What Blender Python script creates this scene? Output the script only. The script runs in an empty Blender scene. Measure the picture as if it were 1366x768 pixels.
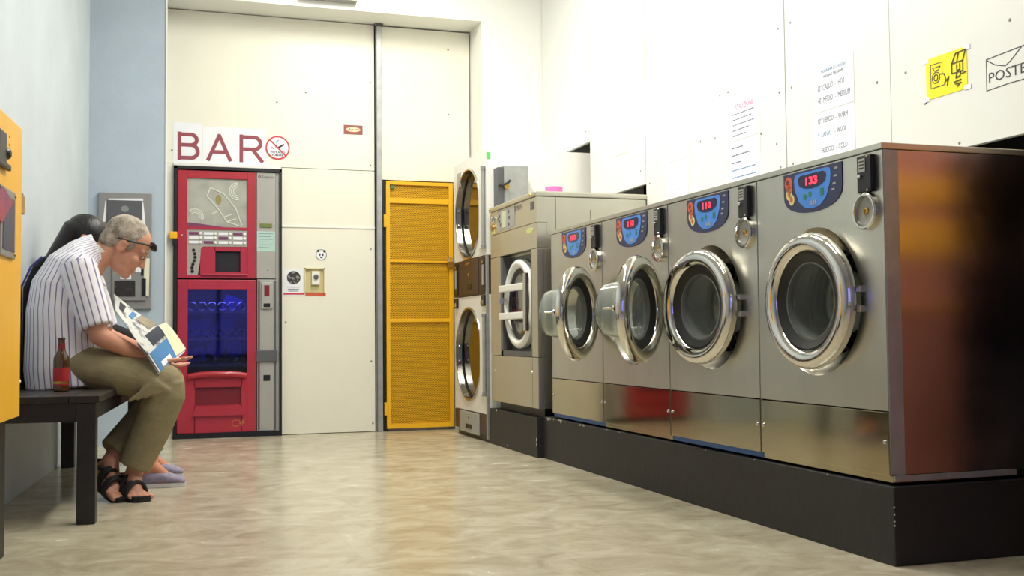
import bpy, bmesh, math, random
from mathutils import Vector, Matrix, Quaternion
random.seed(4)
S = bpy.context.scene
COL = S.collection
PI = math.pi

# ------------------------------------------------------------------ camera
cam_d = bpy.data.cameras.new('camera')
cam = bpy.data.objects.new('camera', cam_d); COL.objects.link(cam)
CR = Matrix(((0.9502652961, -0.0047146828, -0.3114059068),
             (-0.3113103285, -0.0434066767, -0.9493164592),
             (-0.0090413696, 0.9990463614, -0.0427155880)))
cam.matrix_world = Matrix.Translation((0, 0, 0.68)) @ CR.to_4x4()
cam_d.sensor_width = 36.0
cam_d.lens = 36.0 * 1450.0 / 1366.0
cam_d.clip_start = 0.05
S.camera = cam

# ------------------------------------------------------------------ world: blue evening outside the shop window
W = bpy.data.worlds.new('evening'); S.world = W; W.use_nodes = True
bg = W.node_tree.nodes['Background']
bg.inputs[0].default_value = (0.22, 0.20, 0.75, 1)
bg.inputs[1].default_value = 2.5

# ------------------------------------------------------------------ exposure
vs = S.view_settings
vs.view_transform = 'Standard'; vs.look = 'None'; vs.gamma = 1.0
vs.use_curve_mapping = False
vs.exposure = 0.0
LAMP_POWER = 52.0       # each ceiling batten

# ------------------------------------------------------------------ materials
def lin(c):
    return tuple(((v / 255.0) / 12.92 if v / 255.0 <= 0.04045 else ((v / 255.0 + 0.055) / 1.055) ** 2.4) for v in c)

MATS = {}
def mat(name, rgb, rough=0.6, metal=0.0, var=0.0, scale=8.0, bump=0.0, bscale=60.0, stretch=None, rvar=0.0,
        emit=0.0, ior=1.5, trans=0.0, rgb2=None, coat=0.0, alpha=1.0, aniso=0.0, thr=(0.35, 0.7)):
    m = bpy.data.materials.new(name); m.use_nodes = True
    nt = m.node_tree; b = nt.nodes['Principled BSDF']
    c = lin(rgb)
    b.inputs['Base Color'].default_value = (*c, 1)
    b.inputs['Roughness'].default_value = rough
    b.inputs['Metallic'].default_value = metal
    b.inputs['IOR'].default_value = ior
    b.inputs['Transmission Weight'].default_value = trans
    b.inputs['Coat Weight'].default_value = coat
    b.inputs['Alpha'].default_value = alpha
    if emit:
        b.inputs['Emission Color'].default_value = (*c, 1)
        b.inputs['Emission Strength'].default_value = emit
    if var or bump or rvar or rgb2:
        tc = nt.nodes.new('ShaderNodeTexCoord'); mp = nt.nodes.new('ShaderNodeMapping')
        nt.links.new(tc.outputs['Object'], mp.inputs[0])
        if stretch: mp.inputs['Scale'].default_value = stretch
        n = nt.nodes.new('ShaderNodeTexNoise'); n.inputs['Scale'].default_value = scale
        n.inputs['Detail'].default_value = 5; n.inputs['Roughness'].default_value = 0.6
        nt.links.new(mp.outputs[0], n.inputs['Vector'])
        if var or rgb2:
            r = nt.nodes.new('ShaderNodeValToRGB')
            c2 = lin(rgb2) if rgb2 else tuple(min(1, v * (1 + var)) for v in c)
            c1 = c if rgb2 else tuple(v * (1 - var) for v in c)
            r.color_ramp.elements[0].color = (*c1, 1); r.color_ramp.elements[1].color = (*c2, 1)
            r.color_ramp.elements[0].position = thr[0]; r.color_ramp.elements[1].position = thr[1]
            nt.links.new(n.outputs['Fac'], r.inputs[0]); nt.links.new(r.outputs[0], b.inputs['Base Color'])
        if rvar:
            mr = nt.nodes.new('ShaderNodeMapRange'); mr.inputs[1].default_value = 0.3; mr.inputs[2].default_value = 0.7
            mr.inputs[3].default_value = max(0.02, rough - rvar); mr.inputs[4].default_value = rough + rvar
            nt.links.new(n.outputs['Fac'], mr.inputs[0]); nt.links.new(mr.outputs[0], b.inputs['Roughness'])
        if bump:
            n2 = nt.nodes.new('ShaderNodeTexNoise'); n2.inputs['Scale'].default_value = bscale
            n2.inputs['Detail'].default_value = 4
            nt.links.new(mp.outputs[0], n2.inputs['Vector'])
            bp = nt.nodes.new('ShaderNodeBump'); bp.inputs['Strength'].default_value = bump
            bp.inputs['Distance'].default_value = 0.01
            nt.links.new(n2.outputs['Fac'], bp.inputs['Height']); nt.links.new(bp.outputs[0], b.inputs['Normal'])
    MATS[name] = m
    return m

M_wallblue = mat('pale_blue_paint', (196, 206, 212), 0.55, var=0.05, scale=2.5, bump=0.08, bscale=40)
M_pierblue = mat('blue_grey_paint', (176, 190, 202), 0.55, var=0.05, scale=3, bump=0.1, bscale=30)
M_cream = mat('cream_board', (238, 235, 218), 0.5, var=0.03, scale=1.6, bump=0.03, bscale=20)
M_white = mat('white_paint', (240, 240, 232), 0.5, var=0.02, scale=2)
M_rpanel = mat('white_laminate', (226, 227, 222), 0.4, var=0.015, scale=1.2)
M_ceil = mat('ceiling_white', (236, 236, 230), 0.7, var=0.02)
M_dark = mat('dark_void', (26, 25, 26), 0.8, var=0.1)
M_black = mat('black_plastic', (16, 16, 18), 0.4)
M_blackm = mat('black_frame', (18, 17, 18), 0.45)
M_rubber = mat('black_rubber', (20, 19, 18), 0.45)
M_steel = mat('brushed_steel', (206, 204, 192), 0.32, 1.0, var=0.04, scale=5, stretch=(1, 1, 0.12), bump=0.015, bscale=220)
M_steelE = mat('satin_steel', (208, 205, 188), 0.36, 1.0, var=0.05, scale=5, stretch=(1, 1, 0.15), rvar=0.05)
M_steelk = mat('polished_steel', (172, 160, 132), 0.09, 1.0, var=0.05, scale=3, bump=0.012, bscale=14)
M_steels = mat('side_steel', (206, 192, 188), 0.22, 1.0, var=0.06, scale=4, rvar=0.05)
M_chrome = mat('chrome', (215, 212, 205), 0.07, 1.0)
M_chromed = mat('worn_chrome', (190, 186, 176), 0.2, 1.0, var=0.08, scale=12)
M_drum = mat('drum_steel', (150, 152, 156), 0.28, 1.0, var=0.1, scale=20)
M_plinth = mat('black_painted_concrete', (32, 30, 30), 0.55, var=0.15, scale=9, bump=0.15, bscale=25)
M_chip = mat('chipped_plaster', (205, 200, 188), 0.8)
M_white_en = mat('white_enamel', (240, 239, 232), 0.28, var=0.015)
M_brown = mat('dark_brown_plastic', (62, 46, 40), 0.4, var=0.08)
M_grey = mat('grey_metal', (142, 142, 140), 0.45, 0.2, var=0.05)
M_greyl = mat('light_grey_plastic', (168, 167, 160), 0.45, var=0.04)
M_greyd = mat('dark_grey_metal', (96, 98, 100), 0.45, 0.3, var=0.05)
M_galv = mat('galvanised_metal', (176, 178, 174), 0.42, 0.6, var=0.12, scale=14)
M_red = mat('vending_red', (176, 42, 52), 0.34, var=0.05, scale=5, coat=0.2)
M_redd = mat('vending_red_dark', (120, 26, 34), 0.4)
M_yellow = mat('yellow_enamel', (246, 186, 30), 0.42, var=0.05, scale=6)
M_yellowm = mat('yellow_machine_paint', (240, 180, 36), 0.4, var=0.05, scale=5)
M_brass = mat('brass', (196, 160, 84), 0.3, 1.0, var=0.1)
M_navy = mat('navy_overlay', (44, 48, 84), 0.35)
M_blue = mat('blue_overlay', (72, 138, 226), 0.35)
M_blued = mat('display_window', (30, 24, 62), 0.2)
M_led = mat('red_led', (255, 40, 60), 0.5, emit=3.0)
M_orange = mat('orange_print', (214, 96, 60), 0.5)
M_paleyel = mat('pale_yellow_print', (226, 214, 140), 0.5)
M_green = mat('green_print', (40, 130, 100), 0.5)
M_bluerail = mat('blue_rail', (40, 92, 160), 0.4, var=0.06)
M_paper = mat('white_paper', (238, 240, 244), 0.6, var=0.015)
M_pink = mat('pink_plastic', (244, 120, 190), 0.45)
M_ink_blue = mat('blue_ink', (120, 152, 186), 0.7)
M_ink_dark = mat('dark_ink', (120, 126, 146), 0.7)
M_ink_black = mat('black_marker', (62, 62, 66), 0.7)
M_ink_mag = mat('magenta_ink', (232, 110, 170), 0.7)
M_ink_pale = mat('pale_ink', (216, 212, 226), 0.7)
M_maroon = mat('maroon_letter', (150, 72, 82), 0.6)
M_signred = mat('sign_red', (208, 50, 60), 0.5)
M_yelpaper = mat('yellow_paper', (248, 232, 40), 0.6, var=0.03)
M_darkwood = mat('dark_stained_wood', (32, 28, 26), 0.42, var=0.22, scale=5, stretch=(1, 8, 8), bump=0.08, bscale=20)
M_skin = mat('skin', (204, 146, 120), 0.5, var=0.08, scale=14)
M_skin2 = mat('skin_tan', (206, 138, 106), 0.5, var=0.06, scale=14)
M_greyhair = mat('grey_hair', (128, 116, 102), 0.75, rgb2=(196, 184, 166), scale=26, bump=0.5, bscale=120)
M_blackhair = mat('black_hair', (20, 16, 16), 0.42, var=0.3, scale=40, bump=0.4, bscale=90, stretch=(1, 1, 0.2))
M_khaki = mat('khaki_cloth', (138, 128, 96), 0.85, var=0.12, scale=7, bump=0.7, bscale=11, stretch=(1, 0.6, 1.6))
M_blackcloth = mat('black_cloth', (24, 23, 26), 0.85, var=0.2, scale=8, bump=0.2, bscale=20)
M_denim = mat('dark_trouser_cloth', (36, 32, 36), 0.85, var=0.2, scale=8)
M_strap = mat('purple_strap', (58, 54, 140), 0.6)
M_sandal = mat('black_sandal', (24, 22, 24), 0.6)
M_lilac = mat('lilac_knit', (150, 142, 164), 0.75, var=0.2, scale=60)
M_sole = mat('white_sole', (206, 206, 204), 0.6)
M_bottle = mat('brown_glass', (74, 44, 14), 0.08, ior=1.5, coat=0.5, var=0.2)
M_redlabel = mat('red_label', (176, 34, 36), 0.5, var=0.1)
M_glass = mat('clear_glass', (236, 244, 240), 0.03, trans=1.0, ior=1.45)
M_bowl = mat('door_glass', (232, 238, 232), 0.06, trans=0.87, ior=1.35)
M_dglass = mat('dark_mirror_glass', (30, 17, 10), 0.05, ior=2.6)
M_vglass = mat('vending_glass', (150, 160, 235), 0.03, trans=1.0, ior=1.45)
M_lamp = mat('lamp_tube', (255, 250, 236), 0.5, emit=6.0)
M_newsgrey = mat('newsprint', (206, 206, 200), 0.8, rgb2=(120, 122, 128), scale=22, thr=(0.52, 0.62))
M_newsblue = mat('news_blue_ad', (70, 126, 178), 0.7, var=0.1)
M_newstan = mat('news_tan_picture', (150, 140, 116), 0.75, var=0.2, scale=18)
M_newsyel = mat('news_cream_page', (236, 226, 180), 0.75, var=0.08, scale=20)
M_newsdark = mat('news_dark_picture', (44, 50, 66), 0.75, var=0.3, scale=24)
M_wood = mat('orange_wood', (206, 138, 116), 0.5, var=0.15, scale=4, stretch=(1, 1, 5))
M_woody = mat('amber_wood', (255, 184, 60), 0.5, var=0.08)
M_cyanpaper = mat('pale_green_notice', (176, 206, 196), 0.6, var=0.04)
M_vled = mat('blue_interior', (14, 14, 30), 0.4, var=0.2)
M_poster = mat('vending_poster', (150, 150, 140), 0.35, rgb2=(182, 184, 172), scale=6)
M_purple = mat('purple_print', (120, 60, 100), 0.5)

def striped(name, base, line, freq):
    m = bpy.data.materials.new(name); m.use_nodes = True; nt = m.node_tree; b = nt.nodes['Principled BSDF']
    a = nt.nodes.new('ShaderNodeAttribute'); a.attribute_name = 'stripe'
    mu = nt.nodes.new('ShaderNodeMath'); mu.operation = 'MULTIPLY'; mu.inputs[1].default_value = freq
    fr = nt.nodes.new('ShaderNodeMath'); fr.operation = 'FRACT'
    lt = nt.nodes.new('ShaderNodeMath'); lt.operation = 'LESS_THAN'; lt.inputs[1].default_value = 0.2
    mx = nt.nodes.new('ShaderNodeMix'); mx.data_type = 'RGBA'
    mx.inputs[6].default_value = (*lin(base), 1); mx.inputs[7].default_value = (*lin(line), 1)
    nt.links.new(a.outputs['Fac'], mu.inputs[0]); nt.links.new(mu.outputs[0], fr.inputs[0])
    nt.links.new(fr.outputs[0], lt.inputs[0]); nt.links.new(lt.outputs[0], mx.inputs[0])
    nt.links.new(mx.outputs[2], b.inputs['Base Color'])
    b.inputs['Roughness'].default_value = 0.85
    tc = nt.nodes.new('ShaderNodeTexCoord'); n = nt.nodes.new('ShaderNodeTexNoise'); n.inputs['Scale'].default_value = 13
    nt.links.new(tc.outputs['Object'], n.inputs['Vector'])
    bp = nt.nodes.new('ShaderNodeBump'); bp.inputs['Strength'].default_value = 0.35; bp.inputs['Distance'].default_value = 0.02
    nt.links.new(n.outputs['Fac'], bp.inputs['Height']); nt.links.new(bp.outputs[0], b.inputs['Normal'])
    return m
M_shirt = striped('striped_shirt', (232, 230, 236), (132, 122, 160), 38.0)

def floor_mat():
    m = bpy.data.materials.new('polished_stone_floor'); m.use_nodes = True; nt = m.node_tree; b = nt.nodes['Principled BSDF']
    tc = nt.nodes.new('ShaderNodeTexCoord'); mp = nt.nodes.new('ShaderNodeMapping')
    mp.inputs['Scale'].default_value = (1.3, 1.7, 1); mp.inputs['Rotation'].default_value = (0, 0, 0.6)
    nt.links.new(tc.outputs['Object'], mp.inputs[0])
    n = nt.nodes.new('ShaderNodeTexNoise'); n.inputs['Scale'].default_value = 3.6; n.inputs['Detail'].default_value = 12
    n.inputs['Roughness'].default_value = 0.66; n.inputs['Distortion'].default_value = 0.9
    nt.links.new(mp.outputs[0], n.inputs['Vector'])
    r = nt.nodes.new('ShaderNodeValToRGB'); e = r.color_ramp.elements
    e[0].position = 0.28; e[0].color = (*lin((160, 149, 124)), 1)
    e[1].position = 0.74; e[1].color = (*lin((206, 199, 178)), 1)
    k = e.new(0.5); k.color = (*lin((186, 177, 152)), 1)
    nt.links.new(n.outputs['Fac'], r.inputs[0])
    sx = nt.nodes.new('ShaderNodeTexBrick'); sx.inputs['Scale'].default_value = 1.0
    sx.inputs['Color1'].default_value = (1, 1, 1, 1); sx.inputs['Color2'].default_value = (0.97, 0.965, 0.955, 1)
    sx.inputs['Mortar'].default_value = (0.93, 0.92, 0.9, 1); sx.inputs['Mortar Size'].default_value = 0.004
    sx.inputs['Brick Width'].default_value = 1.2; sx.inputs['Row Height'].default_value = 0.8
    nt.links.new(tc.outputs['Object'], sx.inputs['Vector'])
    mu = nt.nodes.new('ShaderNodeMix'); mu.data_type = 'RGBA'; mu.blend_type = 'MULTIPLY'; mu.inputs[0].default_value = 1
    nt.links.new(r.outputs[0], mu.inputs[6]); nt.links.new(sx.outputs['Color'], mu.inputs[7])
    nt.links.new(mu.outputs[2], b.inputs['Base Color'])
    mr = nt.nodes.new('ShaderNodeMapRange'); mr.inputs[3].default_value = 0.14; mr.inputs[4].default_value = 0.34
    nt.links.new(n.outputs['Fac'], mr.inputs[0]); nt.links.new(mr.outputs[0], b.inputs['Roughness'])
    return m
M_floor = floor_mat()

# ------------------------------------------------------------------ mesh builder
class MB:
    def __init__(s): s.v = []; s.f = []
    def add(s, vs, fs):
        o = len(s.v); s.v += [tuple(v) for v in vs]; s.f += [tuple(i + o for i in f) for f in fs]; return s
    def box(s, x0, x1, y0, y1, z0, z1, bev=0.0):
        if bev <= 0:
            vs = [(x0, y0, z0), (x1, y0, z0), (x1, y1, z0), (x0, y1, z0), (x0, y0, z1), (x1, y0, z1), (x1, y1, z1), (x0, y1, z1)]
            return s.add(vs, [(0, 3, 2, 1), (4, 5, 6, 7), (0, 1, 5, 4), (1, 2, 6, 5), (2, 3, 7, 6), (3, 0, 4, 7)])
        bm = bmesh.new(); bmesh.ops.create_cube(bm, size=1)
        for v in bm.verts:
            v.co = Vector(((x0 + x1) / 2 + v.co.x * (x1 - x0), (y0 + y1) / 2 + v.co.y * (y1 - y0), (z0 + z1) / 2 + v.co.z * (z1 - z0)))
        bmesh.ops.bevel(bm, geom=bm.edges[:], offset=bev, segments=2, affect='EDGES', profile=0.6)
        s.addbm(bm); return s
    def addbm(s, bm):
        bm.verts.index_update(); s.add([v.co[:] for v in bm.verts], [[v.index for v in f.verts] for f in bm.faces]); bm.free(); return s
    def lathe(s, prof, c, axis='x', n=48, closed=False):
        # prof: (a, r) pairs, a along the axis from c
        c = Vector(c); vs = []; fs = []
        ax = {'x': (Vector((1, 0, 0)), Vector((0, 1, 0)), Vector((0, 0, 1))), 'y': (Vector((0, 1, 0)), Vector((0, 0, 1)), Vector((1, 0, 0))),
              'z': (Vector((0, 0, 1)), Vector((1, 0, 0)), Vector((0, 1, 0)))}[axis]
        m = len(prof)
        for a, r in prof:
            for k in range(n):
                t = 2 * PI * k / n
                vs.append(c + ax[0] * a + (ax[1] * math.cos(t) + ax[2] * math.sin(t)) * max(r, 1e-5))
        rng = range(m if closed else m - 1)
        for i in rng:
            j = (i + 1) % m
            for k in range(n):
                l = (k + 1) % n
                fs.append((i * n + k, i * n + l, j * n + l, j * n + k))
        return s.add(vs, fs)
    def cyl(s, p0, p1, r0, r1=None, n=16):
        r1 = r0 if r1 is None else r1
        return s.tube([p0, p1], [r0, r1], n)
    def tube(s, pts, rad, n=10, cap=True):
        pts = [Vector(p) for p in pts]
        if not isinstance(rad, (list, tuple)): rad = [rad] * len(pts)
        vs = []; fs = []; up = None
        for i, p in enumerate(pts):
            t = (pts[min(i + 1, len(pts) - 1)] - pts[max(i - 1, 0)]).normalized()
            if up is None:
                up = Vector((0, 0, 1)) if abs(t.z) < 0.9 else Vector((1, 0, 0))
            u = (up - t * up.dot(t)).normalized(); w = t.cross(u); up = u
            for k in range(n):
                a = 2 * PI * k / n
                vs.append(p + (u * math.cos(a) + w * math.sin(a)) * rad[i])
        for i in range(len(pts) - 1):
            for k in range(n):
                l = (k + 1) % n
                fs.append((i * n + k, i * n + l, (i + 1) * n + l, (i + 1) * n + k))
        if cap:
            fs.append(tuple(range(n - 1, -1, -1))); q = (len(pts) - 1) * n; fs.append(tuple(range(q, q + n)))
        return s.add(vs, fs)
    def ell(s, c, r, rot=None, n=20, m=12):
        c = Vector(c); vs = []; fs = []
        q = rot.to_matrix() if rot is not None and hasattr(rot, 'to_matrix') else rot
        for i in range(1, m):
            a = PI * i / m
            for k in range(n):
                b = 2 * PI * k / n
                p = Vector((r[0] * math.sin(a) * math.cos(b), r[1] * math.sin(a) * math.sin(b), r[2] * math.cos(a)))
                vs.append(c + (q @ p if q is not None else p))
        for e in (1, -1):
            p = Vector((0, 0, r[2] * e)); vs.append(c + (q @ p if q is not None else p))
        for i in range(m - 2):
            for k in range(n):
                l = (k + 1) % n
                fs.append((i * n + k, (i + 1) * n + k, (i + 1) * n + l, i * n + l))
        t = (m - 1) * n
        for k in range(n):
            l = (k + 1) % n
            fs.append((t, k, l)); fs.append((t + 1, (m - 2) * n + l, (m - 2) * n + k))
        return s.add(vs, fs)
    def cap(s, p0, p1, r0, r1, n=14):
        # tapered capsule
        p0 = Vector(p0); p1 = Vector(p1); t = (p1 - p0).normalized()
        pts = []; rad = []
        for a in (80, 55, 30):
            a = math.radians(a); pts.append(p0 - t * r0 * math.sin(a)); rad.append(r0 * math.cos(a))
        pts += [p0, p1]; rad += [r0, r1]
        for a in (30, 55, 80):
            a = math.radians(a); pts.append(p1 + t * r1 * math.sin(a)); rad.append(r1 * math.cos(a))
        return s.tube(pts, rad, n)
    def loft(s, secs, n=24):
        # secs: (centre, radius in xz-plane normal direction, radius in y)
        pts = [Vector(a[0]) for a in secs]; vs = []; fs = []
        for i, (c, ra, rb) in enumerate(secs):
            t = (pts[min(i + 1, len(pts) - 1)] - pts[max(i - 1, 0)]).normalized()
            w = Vector((0, 1, 0)); u = w.cross(t).normalized()
            for k in range(n):
                a = 2 * PI * k / n
                vs.append(pts[i] + u * ra * math.cos(a) + w * rb * math.sin(a))
        for i in range(len(secs) - 1):
            for k in range(n):
                l = (k + 1) % n
                fs.append((i * n + k, i * n + l, (i + 1) * n + l, (i + 1) * n + k))
        fs.append(tuple(range(n - 1, -1, -1))); q = (len(secs) - 1) * n; fs.append(tuple(range(q, q + n)))
        return s.add(vs, fs)
    def prism(s, poly, axis, a0, a1):
        # poly: 2D outline; axis 'x': (y,z) points, extruded x a0..a1; 'y': (x,z); 'z': (x,y)
        def P(u, v, a): return (a, u, v) if axis == 'x' else ((u, a, v) if axis == 'y' else (u, v, a))
        n = len(poly); vs = [P(u, v, a0) for u, v in poly] + [P(u, v, a1) for u, v in poly]
        fs = [tuple(range(n - 1, -1, -1)), tuple(range(n, 2 * n))] + [(i, (i + 1) % n, n + (i + 1) % n, n + i) for i in range(n)]
        return s.add(vs, fs)
    def plate_hole(s, x, y0, y1, z0, z1, cy, cz, r, n=64, x2=None):
        # rectangle in the plane X=x with a round hole
        ci = []; ou = []
        for k in range(n):
            a = 2 * PI * (k + 0.5) / n; c, d = math.cos(a), math.sin(a)
            ci.append((x, cy + r * c, cz + r * d))
            tt = min(((y1 - cy) / c if c > 1e-9 else 1e9), ((y0 - cy) / c if c < -1e-9 else 1e9), ((z1 - cz) / d if d > 1e-9 else 1e9), ((z0 - cz) / d if d < -1e-9 else 1e9))
            ou.append([x, cy + tt * c, cz + tt * d])
        for (yy, zz) in ((y0, z0), (y0, z1), (y1, z0), (y1, z1)):
            k = min(range(n), key=lambda i: (ou[i][1] - yy) ** 2 + (ou[i][2] - zz) ** 2); ou[k] = [x, yy, zz]
        return s.add(ci + ou, [(k, (k + 1) % n, n + (k + 1) % n, n + k) for k in range(n)])
    def build(s, name, m, parent=None, smooth=False, org=None):
        if org is None: org = ORG.get(parent.name, Vector((0, 0, 0))) if parent is not None else Vector((0, 0, 0))
        me = bpy.data.meshes.new(name)
        me.from_pydata([tuple(Vector(v) - org) for v in s.v], [], s.f); me.update()
        bm = bmesh.new(); bm.from_mesh(me); bmesh.ops.recalc_face_normals(bm, faces=bm.faces[:]); bm.to_mesh(me); bm.free()
        if smooth:
            me.polygons.foreach_set('use_smooth', [True] * len(me.polygons))
            me.set_sharp_from_angle(angle=math.radians(38))
        o = bpy.data.objects.new(name, me); COL.objects.link(o); me.materials.append(m)
        if parent is not None:
            o.parent = parent; ORG[o.name] = org
        return o
ORG = {}
def tag(o, label=None, cat=None, group=None, kind=None):
    if label: o['label'] = label
    if cat: o['category'] = cat
    if group: o['group'] = group
    if kind: o['kind'] = kind
    return o
def thing(name, loc, label, cat, group=None, kind=None):
    o = bpy.data.objects.new(name, None); COL.objects.link(o); o.location = loc; o.empty_display_size = 0.05
    ORG[o.name] = Vector(loc)
    return tag(o, label, cat, group, kind)
def struct(mb, name, m, smooth=False, parent=None):
    o = mb.build(name, m, parent, smooth)
    if parent is None: o['kind'] = 'structure'
    return o
def B(*a, **k): return MB().box(*a, **k)
def copy_tree(o, parent=None):
    c = o.copy(); COL.objects.link(c); c.parent = parent
    for ch in list(o.children): copy_tree(ch, c)
    return c

# text and flat marks -------------------------------------------------
FACE_L = Matrix(((0, 0, -1), (-1, 0, 0), (0, 1, 0)))       # written on a surface that faces -X
FACE_C = Matrix(((1, 0, 0), (0, 0, -1), (0, 1, 0)))        # written on a surface that faces -Y
def text(s, m, parent, origin, R, height, width=None, name='lettering', th=0.0006, bold=0.0):
    cu = bpy.data.curves.new('t', 'FONT'); cu.body = s; cu.extrude = 0.002; cu.resolution_u = 2; cu.offset = bold
    t = bpy.data.objects.new('t', cu); COL.objects.link(t)
    bpy.context.view_layer.update()
    me = bpy.data.meshes.new_from_object(t.evaluated_get(bpy.context.evaluated_depsgraph_get()))
    bpy.data.objects.remove(t); bpy.data.curves.remove(cu)
    co = [v.co.copy() for v in me.vertices]
    x0 = min(c.x for c in co); x1 = max(c.x for c in co); y0 = min(c.y for c in co); y1 = max(c.y for c in co)
    sy = height / (y1 - y0); sx = (width / (x1 - x0)) if width else sy
    og = ORG.get(parent.name, Vector((0, 0, 0))) if parent is not None else Vector((0, 0, 0))
    for v in me.vertices:
        p = Vector(((v.co.x - x0) * sx, (v.co.y - y0) * sy, (v.co.z + 0.002) * th / 0.004))
        v.co = R @ p + Vector(origin) - og
    me.name = name; me.materials.clear(); me.materials.append(m)
    o = bpy.data.objects.new(name, me); COL.objects.link(o); o.parent = parent; ORG[o.name] = og
    return o
def strokes(paths, m, parent, origin, R, w=0.003, name='drawing', th=0.0006):
    mb = MB(); o = Vector(origin); th0 = th
    for p in paths:
        for a, b in zip(p[:-1], p[1:]):
            a = Vector((a[0], a[1], 0)); b = Vector((b[0], b[1], 0)); d = (b - a)
            if d.length < 1e-6: continue
            d.normalize(); nn = Vector((-d.y, d.x, 0)) * w / 2; d = d * w * 0.35
            th += 0.00003
            q = [a - d - nn, b + d - nn, b + d + nn, a - d + nn]
            vs = [R @ c + o for c in q] + [R @ (c + Vector((0, 0, th))) + o for c in q]
            mb.add(vs, [(0, 1, 2, 3), (4, 5, 6, 7), (0, 1, 5, 4), (1, 2, 6, 5), (2, 3, 7, 6), (3, 0, 4, 7)])
    return mb.build(name, m, parent)
def arc(cx, cy, rx, ry, a0=0, a1=360, n=20):
    return [(cx + rx * math.cos(math.radians(a0 + (a1 - a0) * i / n)), cy + ry * math.sin(math.radians(a0 + (a1 - a0) * i / n))) for i in range(n + 1)]

# ================================================================== room
YB, YF, XR, CEIL = 7.682, 7.388, 2.668, 3.5
Y0 = -2.5
def xl(y): return -0.409 - 0.0714 * (YF - y)          # left wall line
struct(MB().prism([(-1.4, Y0 - 0.2), (3.3, Y0 - 0.2), (3.3, 8.4), (-1.4, 8.4)], 'z', -0.1, 0), 'floor', M_floor)
struct(MB().prism([(-1.4, Y0 - 0.2), (3.3, Y0 - 0.2), (3.3, 8.4), (-1.4, 8.4)], 'z', CEIL, CEIL + 0.1), 'ceiling', M_ceil)
struct(MB().prism([(xl(Y0), Y0), (xl(YF), YF), (xl(YF) - 0.15, YF), (xl(Y0) - 0.15, Y0)], 'z', 0, CEIL), 'wall_left', M_wallblue)
struct(B(-0.56, 0.06, YF, 8.3, 0, CEIL), 'wall_back', M_pierblue)
# white framing of the recess: lintel and right pier
struct(B(0.06, 2.21, YF, 8.3, 2.926, CEIL), 'wall_lintel', M_white)
struct(B(2.21, 3.2, YF, 8.3, 0, CEIL), 'wall_pier', M_white)
struct(B(0.06, 2.21, 8.25, 8.35, 0, 2.926), 'wall_recess', M_dark)
struct(B(0.055, 0.066, YF - 0.006, YF + 0.03, 0, CEIL), 'trim_1', M_white)
# cream boards of the recess, boards as pieces of one wall
wb = struct(B(0.06, 0.112, YB, YB + 0.03, 0, 1.86), 'wall_boards', M_cream)
for (a, b, c, d) in [(0.062, 1.488, 1.862, 2.92), (0.834, 1.488, 1.452, 1.858), (0.834, 1.488, 0.004, 1.446), (1.54, 2.2, 1.80, 2.915), (2.075, 2.2, 0, 1.796)]:
    B(a, b, YB, YB + 0.03, c, d, bev=0.002).build('board', M_cream, wb)
B(0.834, 1.488, YB - 0.006, YB, 1.443, 1.455).build('batten', M_white, wb)
for (x, z) in [(0.10, 1.95), (1.46, 2.5), (1.46, 1.9), (1.46, 1.3), (1.46, 0.5), (1.47, 0.06), (2.04, 2.78), (2.04, 2.3), (2.15, 1.9), (2.15, 1.84), (1.0, 2.4), (0.86, 0.78), (0.8, 2.32)]:
    MB().lathe([(0, 0.007), (-0.003, 0.006), (-0.004, 0)], (x, YB, z), 'y', 10).build('screw', M_grey, wb)
# grey galvanised post
tp = struct(B(1.495, 1.538, YB - 0.035, YB, 0, 2.915, bev=0.003), 'trim_2', M_galv)
B(1.494, 1.500, YB - 0.0365, YB - 0.034, 0, 2.91).build('seam', M_greyd, tp)
B(1.488, 1.546, YB - 0.045, YB, 2.906, 2.922).build('cap', M_greyd, tp)
# right wall: a dark void behind white panels
wr = struct(B(3.15, 3.3, Y0, YF, 0, CEIL), 'wall_right', M_dark)
PAN = [(6.490, 7.384, 1.925), (5.654, 6.484, 1.536), (4.195, 5.646, 1.315), (3.466, 4.186, 1.315), (1.902, 3.463, 1.315), (0.302, 1.898, 1.315), (-1.1, 0.298, 1.315), (Y0, -1.104, 1.315)]
for (a, b, z) in PAN:
    B(XR, XR + 0.025, a, b, z, CEIL - 0.002, bev=0.0015).build('wall_panel', M_rpanel, wr)
for (y, z) in [(3.545, 1.648), (3.375, 1.647), (3.10, 1.334), (4.99, 1.665), (4.836, 1.655), (4.24, 1.76), (4.14, 1.76), (4.24, 1.42), (4.14, 1.42), (4.24, 2.05), (4.14, 2.05), (4.27, 1.53), (5.60, 1.53), (5.72, 1.62), (6.55, 2.0), (2.85, 1.70), (4.40, 1.60), (4.78, 1.86), (4.70, 1.86), (4.78, 1.40)]:
    MB().lathe([(0, 0.006), (-0.002, 0.005), (-0.003, 0)], (XR, y, z), 'x', 12).build('screw', M_grey, wr)
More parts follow.
